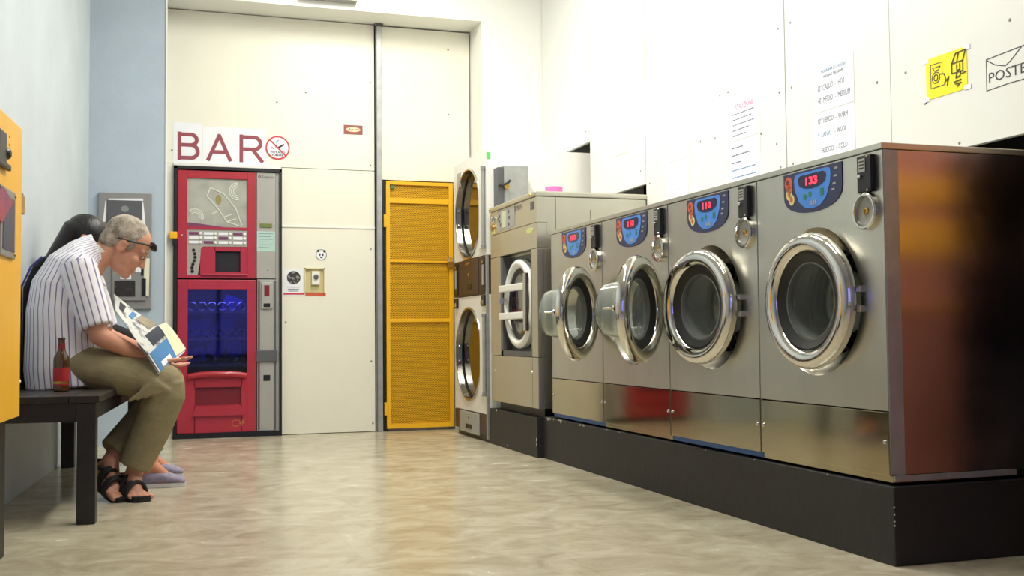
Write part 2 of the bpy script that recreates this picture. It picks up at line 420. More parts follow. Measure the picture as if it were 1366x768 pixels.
# front of the shop, behind the camera: wall with a wide shop window
struct(MB().box(-1.4, -0.4, Y0 - 0.15, Y0, 0, CEIL).box(2.3, 3.3, Y0 - 0.15, Y0, 0, CEIL).box(-0.4, 2.3, Y0 - 0.15, Y0, 2.6, CEIL).box(-0.4, 2.3, Y0 - 0.15, Y0, 0, 0.35), 'wall_front', M_white)
w1 = struct(MB().box(-0.4, 2.3, Y0 - 0.1, Y0 - 0.04, 0.35, 0.42).box(-0.4, 2.3, Y0 - 0.1, Y0 - 0.04, 2.53, 2.6).box(-0.4, -0.33, Y0 - 0.1, Y0 - 0.04, 0.42, 2.53).box(2.23, 2.3, Y0 - 0.1, Y0 - 0.04, 0.42, 2.53), 'window_1', M_greyd)
B(0.92, 0.98, Y0 - 0.1, Y0 - 0.04, 0.42, 2.53).build('mullion', M_greyd, w1)
B(-0.33, 0.92, Y0 - 0.075, Y0 - 0.07, 0.42, 2.53).build('pane', M_glass, w1)
B(0.98, 2.23, Y0 - 0.075, Y0 - 0.07, 0.42, 2.53).build('pane', M_glass, w1)

# ------------------------------------------------------------------ ceiling lamps
def batten(x, y, label, k=1.0):
    t = thing('fluorescent_lamp', (x, y, CEIL), label, 'lamp', 'ceiling battens')
    B(x - 0.09, x + 0.09, y - 0.65, y + 0.65, CEIL - 0.06, CEIL - 0.001, bev=0.01).build('housing', M_white_en, t)
    for s in (-1, 1):
        MB().cyl((x + s * 0.045, y - 0.6, CEIL - 0.085), (x + s * 0.045, y + 0.6, CEIL - 0.085), 0.014, n=12).build('tube', M_lamp, t, True)
    ld = bpy.data.lights.new('tube_light', 'AREA'); ld.shape = 'RECTANGLE'; ld.size = 0.2; ld.size_y = 1.25
    ld.energy = LAMP_POWER * k; ld.color = (1.0, 0.98, 0.91)
    lo = bpy.data.objects.new('tube_light', ld); COL.objects.link(lo); lo.parent = t; lo.location = (0, 0, -0.105)
for (x, y, w, k) in [(1.35, 6.1, 'nearest the back recess', 1.0), (1.35, 4.5, 'above the middle of the washer row', 1.0), (1.35, 2.9, 'above the near end of the washer row', 0.75)]:
    batten(x, y, 'white twin tube ceiling batten ' + w, k)

# ================================================================== plinths
pl = B(2.030, 3.1, 2.665, 5.66, 0, 0.228, bev=0.004).build('machine_plinth', M_plinth)
tag(pl, 'long black painted concrete plinth under the four blue-panel washers', 'plinth')
for k in range(16):
    y = random.uniform(4.95, 5.62) if k < 10 else random.uniform(2.8, 4.9); s = random.uniform(0.008, 0.03) if k < 10 else 0.006; h = random.uniform(0.005, 0.02) if k < 10 else 0.004
    MB().prism([(y, 0.2285), (y + s, 0.2285), (y + s * 0.8, 0.228 - h * 0.7), (y + s * 0.4, 0.228 - h), (y + s * 0.15, 0.228 - h * 0.6)], 'x', 2.0292, 2.031).build('paint_chip', M_chip, pl)
for z, s in ((0.17, 0.006), (0.15, 0.008), (0.13, 0.005), (0.118, 0.007)):
    MB().ell((2.032, 2.667, z), (0.0025, 0.0025, s * 0.5), n=8, m=6).build('paint_chip', M_chip, pl)
pl2 = B(1.998, 3.1, 5.668, 6.56, 0, 0.221, bev=0.004).build('machine_plinth', M_plinth)
tag(pl2, 'short black painted concrete plinth under the older barred washer', 'plinth')
for y, z, s in ((5.68, 0.10, 0.012), (5.68, 0.075, 0.008), (6.2, 0.02, 0.006), (6.42, 0.215, 0.008)):
    MB().ell((1.998, y, z), (0.002, 0.007, s), n=8, m=6).build('paint_chip', M_chip, pl2)

# ================================================================== washers with blue panels
WW, WZ = 0.711, 0.255
def disp_outline(y0, y1, ztop, zsh, zbot, n=14):
    pts = [(y0, ztop), (y0, zsh)]
    c = (y0 + y1) / 2; hw = (y1 - y0) / 2
    for i in range(1, n):
        a = PI * i / n
        pts.append((c - hw * math.cos(a) ** 1 if abs(math.cos(a)) < 1 else c, zsh - (zsh - zbot) * math.sin(a) ** 0.75))
    pts += [(y1, zsh), (y1, ztop)]
    return pts
def rrect(cy, cz, hy, hz, r, n=5):
    pts = []
    for (sy, sz, a0) in ((1, 1, 0), (-1, 1, 90), (-1, -1, 180), (1, -1, 270)):
        for i in range(n + 1):
            a = math.radians(a0 + 90 * i / n); pts.append((cy + sy * (hy - r) + r * math.cos(a), cz + sz * (hz - r) + r * math.sin(a)))
    return pts
DCY, DCZ = 0.36, 0.524
def make_washer():
    t = thing('washing_machine', (0, 0, 0), 'x', 'washer')
    # body shell without front
    b = MB(); y0, y1, d = 0.003, WW - 0.003, 0.60
    b.add([(0.004, y0, 0.004), (d, y0, 0.004), (d, y0, 0.962), (0.004, y0, 0.962)], [(0, 1, 2, 3)])
    b.add([(0.004, y1, 0.03), (d, y1, 0.03), (d, y1, 0.962), (0.004, y1, 0.962)], [(0, 1, 2, 3)])
    b.add([(d, y0, 0.03), (d, y1, 0.03), (d, y1, 0.962), (d, y0, 0.962)], [(0, 1, 2, 3)])
    b.add([(0.004, y0, 0.03), (d, y0, 0.03), (d, y1, 0.03), (0.004, y1, 0.03)], [(0, 1, 2, 3)])
    b.build('body', M_steels, t)
    B(-0.006, d + 0.01, 0.0, WW - 0.0005, 0.964, 0.983, bev=0.002).build('top_cover', M_steel, t)
    B(0.003, 0.052, 0.0005, 0.004, 0.004, 0.962).build('corner_post', M_galv, t)
    f = MB().plate_hole(0.0, 0.004, WW - 0.004, 0.191, 0.962, DCY, DCZ, 0.240)
    f.add([(0, 0.004, 0.191), (0, 0.004, 0.962), (0.05, 0.004, 0.962), (0.05, 0.004, 0.191)], [(0, 1, 2, 3)])
    f.add([(0, WW - 0.004, 0.191), (0, WW - 0.004, 0.962), (0.05, WW - 0.004, 0.962), (0.05, WW - 0.004, 0.191)], [(0, 1, 2, 3)])
    f.build('front_panel', M_steel, t)
    k = B(-0.001, 0.02, 0.004, WW - 0.004, 0.002, 0.187, bev=0.0015).build('kick_panel', M_steelk, t)
    for y in (0.02, WW - 0.02):
        MB().lathe([(0, 0.007), (-0.004, 0.006), (-0.006, 0)], (-0.001, y, 0.10), 'x', 10).build('screw', M_chrome, k, True)
    B(0.01, d, 0.002, WW - 0.002, -0.018, 0.0).build('base_rail', M_steelk, t)
    # recessed surround
    MB().lathe([(0.0, 0.2405), (0.006, 0.236), (0.035, 0.220), (0.06, 0.19), (0.075, 0.172)], (0, DCY, DCZ), 'x', 64).build('door_surround', M_chromed, t, True)
    prof = [(0.075, 0.172), (0.085, 0.19)]
    for i in range(9):
        a = 0.09 + i * 0.045; prof += [(a, 0.20), (a + 0.018, 0.20), (a + 0.022, 0.192), (a + 0.036, 0.192)]
    prof += [(0.50, 0.20), (0.505, 0.10), (0.49, 0.05), (0.49, 0)]
    MB().lathe(prof, (0, DCY, DCZ), 'x', 48).build('drum', M_drum, t, True)
    # control panel
    p = MB().prism(disp_outline(0.200, 0.531, 0.957, 0.888, 0.815), 'x', -0.003, 0.0).build('control_panel', M_navy, t)
    pts = []
    for (yy, zz) in [(0.262, 0.945), (0.258, 0.93), (0.262, 0.90), (0.285, 0.855), (0.32, 0.833), (0.362, 0.827), (0.404, 0.833), (0.438, 0.855), (0.462, 0.90), (0.466, 0.93), (0.460, 0.945), (0.448, 0.950), (0.275, 0.950)]: pts.append((yy, zz))
    MB().prism(pts, 'x', -0.0042, -0.0028).build('blue_field', M_blue, p)
    pts = [(0.285, 0.936), (0.282, 0.925), (0.29, 0.908), (0.32, 0.897), (0.362, 0.893), (0.404, 0.897), (0.434, 0.908), (0.442, 0.925), (0.439, 0.936), (0.425, 0.942), (0.3, 0.942)]
    MB().prism(pts, 'x', -0.0052, -0.004).build('display_window', M_blued, p)
    MB().prism([(0.362 + 0.012 + 0.009 * math.cos(a * PI / 6), 0.876 + 0 + 0.009 * math.sin(a * PI / 6)) for a in range(12)], 'x', -0.0052, -0.004).build('start_button', M_green, p)
    MB().prism([(0.362 + 0.042 + 0.010 * math.cos(a * PI / 6), 0.870 + 0.010 * math.sin(a * PI / 6)) for a in range(12)], 'x', -0.0053, -0.004).build('start_button', M_green, p)
    q = MB()
    for i in range(3): q.box(-0.0052, -0.004, 0.296, 0.316, 0.864 + i * 0.009, 0.869 + i * 0.009)
    q.build('programme_marks', M_green, p)
    q = MB()
    for i in range(3): q.box(-0.0052, -0.004, 0.338 + i * 0.012, 0.346 + i * 0.012, 0.838, 0.853)
    q.build('drum_icons', M_greyl, p)
    for i, z in enumerate((0.938, 0.914, 0.890, 0.872)):
        B(-0.0042, -0.003, 0.220 + i * 0.006, 0.236 + i * 0.006, z, z + 0.006).build('programme_mark', M_greyl, p)
    # clothes picture on the left of the overlay
    for (cy, cz, ry, rz, m, n) in [(0.500, 0.926, 0.022, 0.022, M_orange, 'picture'), (0.505, 0.930, 0.009, 0.009, M_redd, 'picture'), (0.493, 0.903, 0.017, 0.014, M_orange, 'picture'), (0.497, 0.888, 0.018, 0.02, M_paleyel, 'picture'), (0.482, 0.868, 0.016, 0.018, M_paleyel, 'picture'), (0.483, 0.869, 0.008, 0.009, M_orange, 'picture'), (0.498, 0.889, 0.008, 0.009, M_orange, 'picture')]:
        d_ = 0.0002 * int(n == 'picture') + 0.0006 * (ry < 0.01)
        MB().prism([(cy + ry * math.cos(a * PI / 8), cz + rz * math.sin(a * PI / 8)) for a in range(16)], 'x', -0.0040 - d_, -0.0028).build(n, m, p)
    # coin slot
    c = B(-0.015, 0.0, 0.040, 0.108, 0.842, 0.955, bev=0.004).build('coin_slot', M_black, t)
    B(-0.0165, -0.014, 0.066, 0.098, 0.905, 0.945).build('slot_plate', M_greyl, c)
    for zz in (0.915, 0.925, 0.935): B(-0.0172, -0.0162, 0.070, 0.094, zz, zz + 0.003).build('slot_line', M_black, c)
    MB().lathe([(0, 0.008), (-0.006, 0.007), (-0.008, 0)], (-0.015, 0.092, 0.892), 'x', 12).build('push_button', M_chrome, c, True)
    B(-0.019, -0.010, 0.036, 0.052, 0.850, 0.950, bev=0.002).build('guard', M_black, c)
    for zz in (0.848, 0.949): MB().ell((-0.016, 0.056, zz), (0.004, 0.004, 0.004), n=8, m=6).build('screw', M_chrome, c)
    # round lock
    k = MB().lathe([(0.0, 0.056), (-0.014, 0.056), (-0.018, 0.052), (-0.018, 0.047), (-0.006, 0.044), (0, 0.044)], (0, 0.077, 0.786), 'x', 40).build('lock_ring', M_chrome, t, True)
    MB().lathe([(-0.004, 0.045), (-0.005, 0.02), (-0.005, 0)], (0, 0.077, 0.786), 'x', 32).build('lock_face', M_greyl, k, True)
    MB().lathe([(-0.004, 0.012), (-0.009, 0.011), (-0.010, 0.006), (-0.007, 0.005), (-0.007, 0)], (0, 0.077, 0.786), 'x', 16).build('keyhole', M_brass, k, True)
    # door, origin on its hinge line
    HY = 0.105; R = 0.228
    dr = MB().lathe([(0.0, 0.200), (-0.008, 0.217), (-0.020, 0.221), (-0.036, 0.217), (-0.047, 0.205), (-0.051, 0.190), (-0.046, 0.172), (-0.036, 0.160), (-0.026, 0.157), (-0.008, 0.157), (0.0, 0.165)], (0, R, 0), 'x', 72, closed=True).build('door', M_chrome, t, True, org=Vector((0, 0, 0)))
    dr.location = (-0.012, HY, DCZ)
    MB().lathe([(-0.028, 0.158), (-0.032, 0.153), (-0.026, 0.142), (-0.014, 0.124), (0.006, 0.120), (0.006, 0.160)], (0, R, 0), 'x', 56, closed=True).build('gasket', M_rubber, dr, True)
    MB().lathe([(-0.016, 0.128), (0.0, 0.121), (0.09, 0.114), (0.125, 0.106), (0.140, 0.085), (0.145, 0), (0.138, 0), (0.133, 0.082), (0.12, 0.100), (0.085, 0.108), (0.0, 0.115), (-0.016, 0.120)], (0, R, 0), 'x', 56, closed=True).build('glass_bowl', M_bowl, dr, True)
    MB().lathe([(0.0005, 0.120), (0.0005, 0.199)], (0, R, 0), 'x', 48).build('inner_face', M_rubber, dr)
    for zz in (-0.04, 0.02): B(-0.008, 0.012, -0.006, 0.012, zz, zz + 0.02, bev=0.002).build('hinge', M_chromed, dr)
    MB().cyl((0.012, 2 * R - 0.02, 0), (0.050, 2 * R - 0.02, 0), 0.005, 0.004, n=10).lathe([(0, 0.012), (0.006, 0.012), (0.008, 0)], (0.0, 2 * R - 0.02, 0), 'x', 12).build('latch_pin', M_chrome, dr, True)
    return t
proto = make_washer()
WASH = [(3, 'brushed steel front-loading washer at the near end of the row, bare side panel showing', '133', M_steelk, M_steel),
        (8, 'brushed steel washer with door ajar, second from the near end of the row', '110', M_bluerail, None),
        (133, 'brushed steel washer with swung-open glass door, beside the washer with door ajar', '110', M_steelk, None),
        (135, 'brushed steel washer with swung-open glass door, next to the older barred washer', '180', M_bluerail, None)]
wl = [proto] + [copy_tree(proto) for _ in range(3)]
for i, w in enumerate(wl):
    a, lab, dig, rail, _ = WASH[i]
    w.location = (2.0395, 2.69 + WW * i, WZ); tag(w, lab, 'washer', 'blue-panel washers')
    for ch in w.children:
        n = ch.name.split('.')[0]
        if n == 'door': ch.rotation_euler = (0, 0, math.radians(a))
        if n == 'base_rail':
            ch.data = ch.data.copy(); ch.data.materials.clear(); ch.data.materials.append(rail)
        if n == 'control_panel':
            ORG[ch.name] = Vector((0, 0, 0))
            text(dig, M_led, ch, (-0.0054, 0.395, 0.906), FACE_L, 0.026, 0.066, 'digits', 0.0008, bold=0.02)
# bottom strip seen under the bare side
B(2.05, 2.49, 2.684, 2.6925, 0.240, 0.257).build('side_rail', M_galv, wl[0], org=Vector((2.0395, 2.69, WZ)))

# ================================================================== older barred washer
E0, E1, EX, EZ0, EZ1 = 5.640, 6.515, 1.998, 0.221, 1.472
t = thing('washing_machine', (2.4, 6.08, EZ0), 'older tall steel washer with barred round door, between the dryer and the blue-panel washers', 'washer')
b = MB().box(EX + 0.06, 2.66, E0, E1, EZ0 + 0.05, EZ1 - 0.032)
b.build('body', M_steelE, t)
B(EX + 0.05, 2.62, E0 + 0.04, E1 - 0.02, EZ0, EZ0 + 0.05).build('base', M_blackm, t)
tc = B(EX - 0.012, 2.67, E0 - 0.004, E1 + 0.004, EZ1 - 0.03, EZ1, bev=0.008).build('top_cover', M_steelE, t)
for y in (E0 + 0.07, E1 - 0.03): MB().ell((EX - 0.012, y, EZ1 - 0.016), (0.006, 0.008, 0.008), n=10, m=6).build('screw', M_brass, tc)
# slanted control fascia
cp = MB().prism([(EX + 0.0, 1.440), (EX - 0.002, 1.300), (EX + 0.06, 1.300), (EX + 0.06, 1.440)], 'y', E0 + 0.0, E1).build('control_fascia', M_steelE, t)
def fx(z): return EX - 0.001 - 0.002 * (1.44 - z) / 0.14
B(EX - 0.0045, EX, 6.02, 6.36, 1.312, 1.432).build('label_plate', M_greyl, cp)
B(EX - 0.0055, EX - 0.004, 6.18, 6.27, 1.325, 1.425).build('display', mat('lcd', (206, 212, 176), 0.4), cp)
for (y, z) in [(6.31, 1.40), (6.335, 1.385), (6.31, 1.37), (6.29, 1.345), (6.13, 1.41), (6.12, 1.375), (6.13, 1.335)]:
    B(EX - 0.0058, EX - 0.004, y - 0.012, y + 0.012, z - 0.009, z + 0.009).build('button', M_greyd, cp)
for (y, z) in ((6.45, 1.395), (6.45, 1.345)):
    MB().lathe([(0, 0.022), (-0.012, 0.02), (-0.016, 0.012), (-0.016, 0)], (EX, y, z), 'x', 20).build('push_button', M_chrome if z > 1.37 else M_brass, cp, True)
B(EX - 0.003, EX, 6.42, 6.48, 1.305, 1.33).build('yellow_mark', M_paleyel, cp)
B(EX - 0.003, EX, 5.69, 5.74, 1.375, 1.42).build('badge', M_greyd, cp)
strokes([[(0, 0), (0.03, 0.022), (0.04, 0)], [(0.05, 0), (0.05, 0.025), (0.07, 0.02)], [(0.08, 0), (0.10, 0.025), (0.11, 0.002)], [(0.12, 0), (0.12, 0.026)], [(0.135, 0.0), (0.15, 0.025), (0.17, 0.0)]], M_greyd, cp, (EX - 0.0035, 6.06, 1.402), FACE_L, 0.005, 'print')
MB().prism([(5.76 + 0.06 * math.cos(a * PI / 10), 1.262 + 0.016 * math.sin(a * PI / 10)) for a in range(20)], 'x', EX - 0.002, EX + 0.0005).build('oval_sticker', mat('pale_green_sticker', (206, 212, 140), 0.5), t)
B(EX, EX + 0.06, E0, E1, 1.158, 1.298, bev=0.002).build('upper_front', M_steelE, t)
# frame round the door recess
WY0, WY1, WZ0, WZ1 = 5.745, 6.318, 0.555, 1.146
B(EX, EX + 0.06, E0, WY0, WZ0, 1.155, bev=0.002).build('front_stile', M_steelE, t)
B(EX, EX + 0.06, WY1, E1, WZ0, 1.155, bev=0.002).build('front_stile', M_steelE, t)
B(EX + 0.058, EX + 0.06, WY0, WY1, WZ0, WZ1).build('recess_plate', M_greyd, t)
MB().box(EX + 0.002, EX + 0.059, WY0 + 0.001, WY0 + 0.012, WZ0, WZ1).box(EX + 0.002, EX + 0.059, WY1 - 0.04, WY1 - 0.001, WZ0, WZ1).box(EX + 0.002, EX + 0.059, WY0, WY1, WZ0, WZ0 + 0.03).build('recess_frame', M_greyd, t)
lp = B(EX, EX + 0.06, E0, E1, 0.272, 0.552, bev=0.002).build('lower_panel', M_steelE, t)
for y, z in ((5.74, 0.47), (6.44, 0.46)): MB().lathe([(0, 0.008), (-0.005, 0.006), (-0.006, 0)], (EX, y, z), 'x', 10).build('screw', M_chrome, lp, True)
B(EX - 0.0005, EX + 0.001, 5.735, 5.738, 0.275, 1.15).build('seam', M_greyd, lp)
ec, ez = 6.025, 0.86
dr = MB().lathe([(0.05, 0.262), (0.02, 0.262), (0.008, 0.252), (0.004, 0.235), (0.010, 0.218), (0.02, 0.210), (0.05, 0.210)], (EX, ec, ez), 'x', 64, closed=True).build('door', M_white_en, t, True)
MB().lathe([(0.03, 0.211), (0.035, 0.17), (0.045, 0.15), (0.05, 0)], (EX, ec, ez), 'x', 48).build('glass', M_dglass, dr, True)
MB().lathe([(0.028, 0.211), (0.024, 0.200), (0.034, 0.176)], (EX, ec, ez), 'x', 48).build('gasket', M_rubber, dr, True)
for z in (0.955, 0.790):
    B(EX - 0.016, EX + 0.004, WY0 + 0.07, WY1 - 0.01, z - 0.021, z + 0.021, bev=0.006).build('bar', M_white_en, dr)
B(EX - 0.018, EX + 0.004, 5.80, 5.845, 0.70, 1.03, bev=0.005).build('handle', M_chromed, dr)
B(EX - 0.02, EX - 0.012, 6.22, 6.27, 0.865, 0.90).build('name_label', M_ink_dark, dr)
# side of the cabinet: seams and lid
sp = B(2.108, 2.111, E0 - 0.0008, E0 + 0.001, 1.158, 1.44).build('side_seam', M_greyd, t)
B(EX + 0.06, 2.66, E0 - 0.0015, E0 + 0.001, 1.153, 1.157).build('side_seam', M_greyl, t)
B(2.032, 2.036, E0 - 0.001, E0 + 0.001, 0.28, 1.153).build('side_seam', M_greyd, t)
MB().prism(rrect(2.377, 1.32, 0.06, 0.06, 0.012), 'y', E0 - 0.006, E0).build('hatch_lid', M_steelE, t)

# ================================================================== stacked dryer
DX, D0, D1 = 1.998, 6.600, 7.380
t = thing('stacked_dryer', (2.4, 7.0, 0), 'tall white stacked tumble dryer with two round steel-rimmed doors', 'dryer')
b = MB().box(DX + 0.05, 2.62, D0, D1, 0.03, 1.868)
b.build('body', M_white_en, t)
# extension of the casing through the wall void
B(2.62, 3.1, D0, D1, 0.03, 1.868).build('rear_casing', M_white_en, t)
dcy = 7.03
for (z0, z1, cz, r) in ((1.190, 1.866, 1.492, 0.292), (0.176, 0.938, 0.553, 0.300)):
    fr = MB().plate_hole(DX, D0, D1, z0, z1, dcy, cz, r)
    fr.add([(DX, D0, z0), (DX, D0, z1), (DX + 0.05, D0, z1), (DX + 0.05, D0, z0)], [(0, 1, 2, 3)])
    fr.add([(DX, D0, z1), (DX, D1, z1), (DX + 0.05, D1, z1), (DX + 0.05, D0, z1)], [(0, 1, 2, 3)])
    fp = fr.build('front_panel', M_white_en, t)
    dr = MB().lathe([(0.045, r), (-0.006, r), (-0.010, r + 0.006), (-0.006, r + 0.014), (0.0, r + 0.016)], (DX, dcy, cz), 'x', 72).build('door', M_chromed, t, True)
    MB().lathe([(0.042, r), (0.042, 0)], (DX, dcy, cz), 'x', 56).build('glass', M_dglass, dr)
    MB().lathe([(0.040, r + 0.001), (0.034, r - 0.004), (0.040, r - 0.012)], (DX, dcy, cz), 'x', 56).build('gasket', M_rubber, dr, True)
    for s in (-1, 1):
        MB().ell((DX + 0.012, dcy + r - 0.012, cz + s * 0.05), (0.008, 0.012, 0.008), n=10, m=8).build('bolt', M_chrome, dr, True)
    B(DX + 0.002, DX + 0.03, dcy + r - 0.012, dcy + r, cz - 0.07, cz + 0.07).build('hinge_block', M_greyd, dr)
    MB().prism(rrect(dcy - r + 0.05, cz, 0.15, 0.26, 0.01)[0:0] or [(6.635, cz - 0.255), (6.74, cz - 0.255), (6.74, cz - 0.21), (6.735, cz - 0.1), (6.732, cz), (6.735, cz + 0.1), (6.74, cz + 0.21), (6.74, cz + 0.255), (6.635, cz + 0.255)], 'x', DX - 0.012, DX - 0.001).build('door_plate', M_white_en, dr)
    hs = MB().cyl((DX - 0.016, 6.622, cz - 0.255), (DX - 0.016, 6.622, cz + 0.255), 0.011, n=14).build('hinge_rod', M_galv, dr, True)
    for s in (-1, 1): MB().cyl((DX - 0.016, 6.622, cz + s * 0.25 - 0.012), (DX - 0.016, 6.622, cz + s * 0.25 + 0.012), 0.015, n=14).build('hinge_cap', M_grey, hs, True)
cp = B(DX - 0.004, DX + 0.05, D0 + 0.002, D1 - 0.002, 0.942, 1.186, bev=0.003).build('control_panel', M_brown, t)
for y in (D0 + 0.06, D1 - 0.06):
    B(DX - 0.010, DX - 0.003, y - 0.045, y + 0.045, 0.955, 1.175, bev=0.004).build('coin_unit', M_black, cp)
    B(DX - 0.013, DX - 0.009, y - 0.015, y + 0.015, 1.00, 1.13).build('coin_plate', M_greyl, cp)
    MB().ell((DX - 0.014, y, 1.145), (0.005, 0.01, 0.01), n=10, m=6).build('coin_knob', M_brass, cp)
    B(DX - 0.012, DX - 0.001, y - 0.04, y + 0.04, 0.865, 0.935, bev=0.003).build('switch_unit', M_black, t)
    B(DX - 0.022, DX - 0.011, y - 0.025, y + 0.025, 0.875, 0.90, bev=0.003).build('switch', M_chrome, t)
B(DX - 0.008, DX - 0.003, 6.77, 7.2, 0.95, 1.18, bev=0.002).build('face_plate', M_brown, cp)
B(DX - 0.011, DX - 0.007, 6.93, 7.03, 0.985, 1.02).build('slot', M_black, cp)
MB().ell((DX - 0.01, 7.0, 1.08), (0.004, 0.012, 0.012), n=10, m=6).build('lock', M_brass, cp)
strokes([[(0, 0), (0.02, 0.02), (0.03, 0), (0.05, 0.018), (0.06, 0), (0.08, 0.018), (0.11, 0.01)]], M_brass, cp, (DX - 0.0085, 7.08, 1.147), FACE_L, 0.006, 'script_mark')
bp = B(DX - 0.004, DX + 0.05, D0 + 0.002, D1 - 0.002, 0.045, 0.172, bev=0.003).build('bottom_panel', M_brown, t)
B(DX - 0.012, DX - 0.003, 6.776, 7.24, 0.03, 0.168, bev=0.003).build('cash_drawer', M_greyl, bp)
B(DX - 0.014, DX - 0.011, 6.94, 7.08, 0.058, 0.088).build('slot', M_black, bp)
MB().ell((DX - 0.013, 7.01, 0.13), (0.004, 0.01, 0.01), n=10, m=6).build('lock', M_chrome, bp)
B(DX + 0.02, 2.6, D0 + 0.01, D1 - 0.01, 0.0, 0.045).build('foot', M_black, t)
B(DX - 0.003, DX, 7.20, 7.29, 1.70, 1.80).build('rating_plate', M_galv, t)
B(DX + 0.002, DX + 0.03, D0 - 0.002, D0, 1.80, 1.845).build('green_sticker', mat('green_sticker', (90, 200, 110), 0.5), t)
B(DX - 0.006, DX + 0.012, D0 - 0.004, D0 + 0.016, 0.02, 1.19, bev=0.002).build('corner_strip', M_galv, t)

# grey cash box fixed to the side of the dryer, pink tape roll
t = thing('cash_box', (2.15, 6.55, 1.473), 'grey steel cash box with latch, standing behind the older washer against the dryer', 'metal box')
B(2.085, 2.248, 6.50, 6.595, 1.473, 1.748, bev=0.003).build('box', M_galv, t)
B(2.046, 2.083, 6.50, 6.595, 1.473, 1.735, bev=0.002).build('door', M_greyd, t)
lk = MB().cyl((2.095, 6.47, 1.61), (2.095, 6.50, 1.61), 0.018, n=14).build('lock', M_brass, t, True)
MB().tube([(2.04, 6.48, 1.62), (2.07, 6.475, 1.615), (2.10, 6.475, 1.63), (2.12, 6.48, 1.65)], 0.008, 8).build('hasp', M_black, lk, True)
B(2.088, 2.092, 6.497, 6.50, 1.48, 1.59).build('hanging_strap', M_black, t)
tp = MB().lathe([(0, 0.05), (0, 0.040), (0.045, 0.040), (0.045, 0.05)], (2.16, 5.80, 1.472), 'z', 32, closed=True).build('tape_roll', M_pink, None, True)
tag(tp, 'pink roll of tape lying on top of the older washer', 'tape')

# ================================================================== vending machine
VY = 7.655
t = thing('vending_machine', (0.475, 7.9, 0), 'tall red and grey vending machine set in the recess under the BAR letters', 'vending machine')
B(0.135, 0.80, VY + 0.03, 8.15, 1.08, 1.80).build('cabinet', M_blackm, t)
fr = MB().box(0.116, 0.135, VY - 0.012, 7.75, 0, 1.842).box(0.815, 0.830, VY - 0.012, 7.75, 0, 1.842).box(0.116, 0.830, VY - 0.012, 7.75, 1.822, 1.842)
fr.build('frame', M_blackm, t)
B(0.118, 0.828, VY - 0.01, 7.9, 0.0, 0.035).build('plinth', M_black, t)
B(0.79, 0.815, VY + 0.01, 7.75, 0.035, 1.82).build('side_channel', M_greyl, t)
# upper door: red surround with openings
ud = MB()
ud.box(0.137, 0.201, VY, VY + 0.03, 1.082, 1.815, 0.004).box(0.597, 0.656, VY, VY + 0.03, 1.082, 1.815, 0.004).box(0.20, 0.598, VY, VY + 0.03, 1.762, 1.815, 0.004)
ud.box(0.20, 0.598, VY, VY + 0.03, 1.412, 1.430).box(0.20, 0.598, VY, VY + 0.03, 1.082, 1.103)
u = ud.build('upper_door', M_red, t)
B(0.199, 0.599, VY + 0.012, VY + 0.028, 1.429, 1.763).build('picture_panel', M_poster, u)
ps = []
for i in range(3): ps.append(arc(0.25, 1.50, 0.03 + 0.013 * i, 0.028 + 0.012 * i, -20, 130, 12))
for i in range(3): ps.append(arc(0.53, 1.68, 0.025 + 0.014 * i, 0.03 + 0.014 * i, 90, 280, 14))
ps += [[(0.35, 1.70), (0.33, 1.64), (0.40, 1.56), (0.46, 1.47), (0.55, 1.44)], [(0.35, 1.70), (0.44, 1.66), (0.52, 1.56), (0.56, 1.45)], [(0.36, 1.52), (0.40, 1.54)], [(0.44, 1.50), (0.49, 1.52)], [(0.46, 1.47), (0.52, 1.49)]]
strokes([[(a, b) for a, b in p] for p in ps], mat('poster_white_line', (214, 218, 206), 0.4), u, (0, VY + 0.0118, 0), FACE_C, 0.007, 'poster_drawing')
MB().prism([(0.405 + 0.02 * math.cos(a * PI / 8), 1.62 + 0.035 * math.sin(a * PI / 8)) for a in range(16)], 'y', VY + 0.011, VY + 0.0125).build('poster_spot', mat('poster_olive', (150, 140, 84), 0.5), u)
MB().prism([(0.20, 1.43), (0.20, 1.46), (0.30, 1.45), (0.42, 1.435), (0.45, 1.43)], 'y', VY + 0.010, VY + 0.0125).build('poster_base', M_purple, u)
B(0.199, 0.599, VY + 0.004, VY + 0.028, 1.308, 1.412).build('button_board', M_greyl, u)
for c in range(4):
    for r_ in range(3):
        x = 0.212 + c * 0.097; z = 1.386 - r_ * 0.030
        bt = B(x, x + 0.062, VY + 0.001, VY + 0.005, z - 0.009, z + 0.009).build('drink_label', M_paper if (c + r_) % 3 else M_purple, u)
        MB().lathe([(0, 0.010), (-0.006, 0.009), (-0.008, 0)], (x + 0.076, VY + 0.004, z), 'y', 12).build('button', M_white_en, u, True)
# grey curved keypad strip and dispensing niche
MB().prism([(0.199, 1.308), (0.60, 1.308), (0.60, 1.300), (0.305, 1.298), (0.290, 1.285), (0.285, 1.20), (0.270, 1.103), (0.199, 1.103)], 'y', VY + 0.006, VY + 0.028).build('keypad', M_greyl, u)
for i in range(7):
    MB().lathe([(0, 0.011), (-0.005, 0.010), (-0.006, 0)], (0.243 + 0.010 * math.sin(i * 0.9), VY + 0.006, 1.272 - i * 0.024), 'y', 12).build('button', M_black, u, True)
nm = MB().box(0.285, 0.385, VY + 0.008, VY + 0.03, 1.103, 1.300).box(0.552, 0.60, VY + 0.008, VY + 0.03, 1.103, 1.300).box(0.38, 0.556, VY + 0.008, VY + 0.03, 1.268, 1.300).box(0.38, 0.556, VY - 0.012, VY + 0.12, 1.103, 1.124)
nm.build('niche', M_red, u)
B(0.29, 0.60, VY - 0.015, VY + 0.01, 1.100, 1.112, bev=0.003).build('niche_lip', M_red, u)
B(0.38, 0.556, VY + 0.12, VY + 0.13, 1.12, 1.27).build('niche_back', M_black, u)
nb = MB()
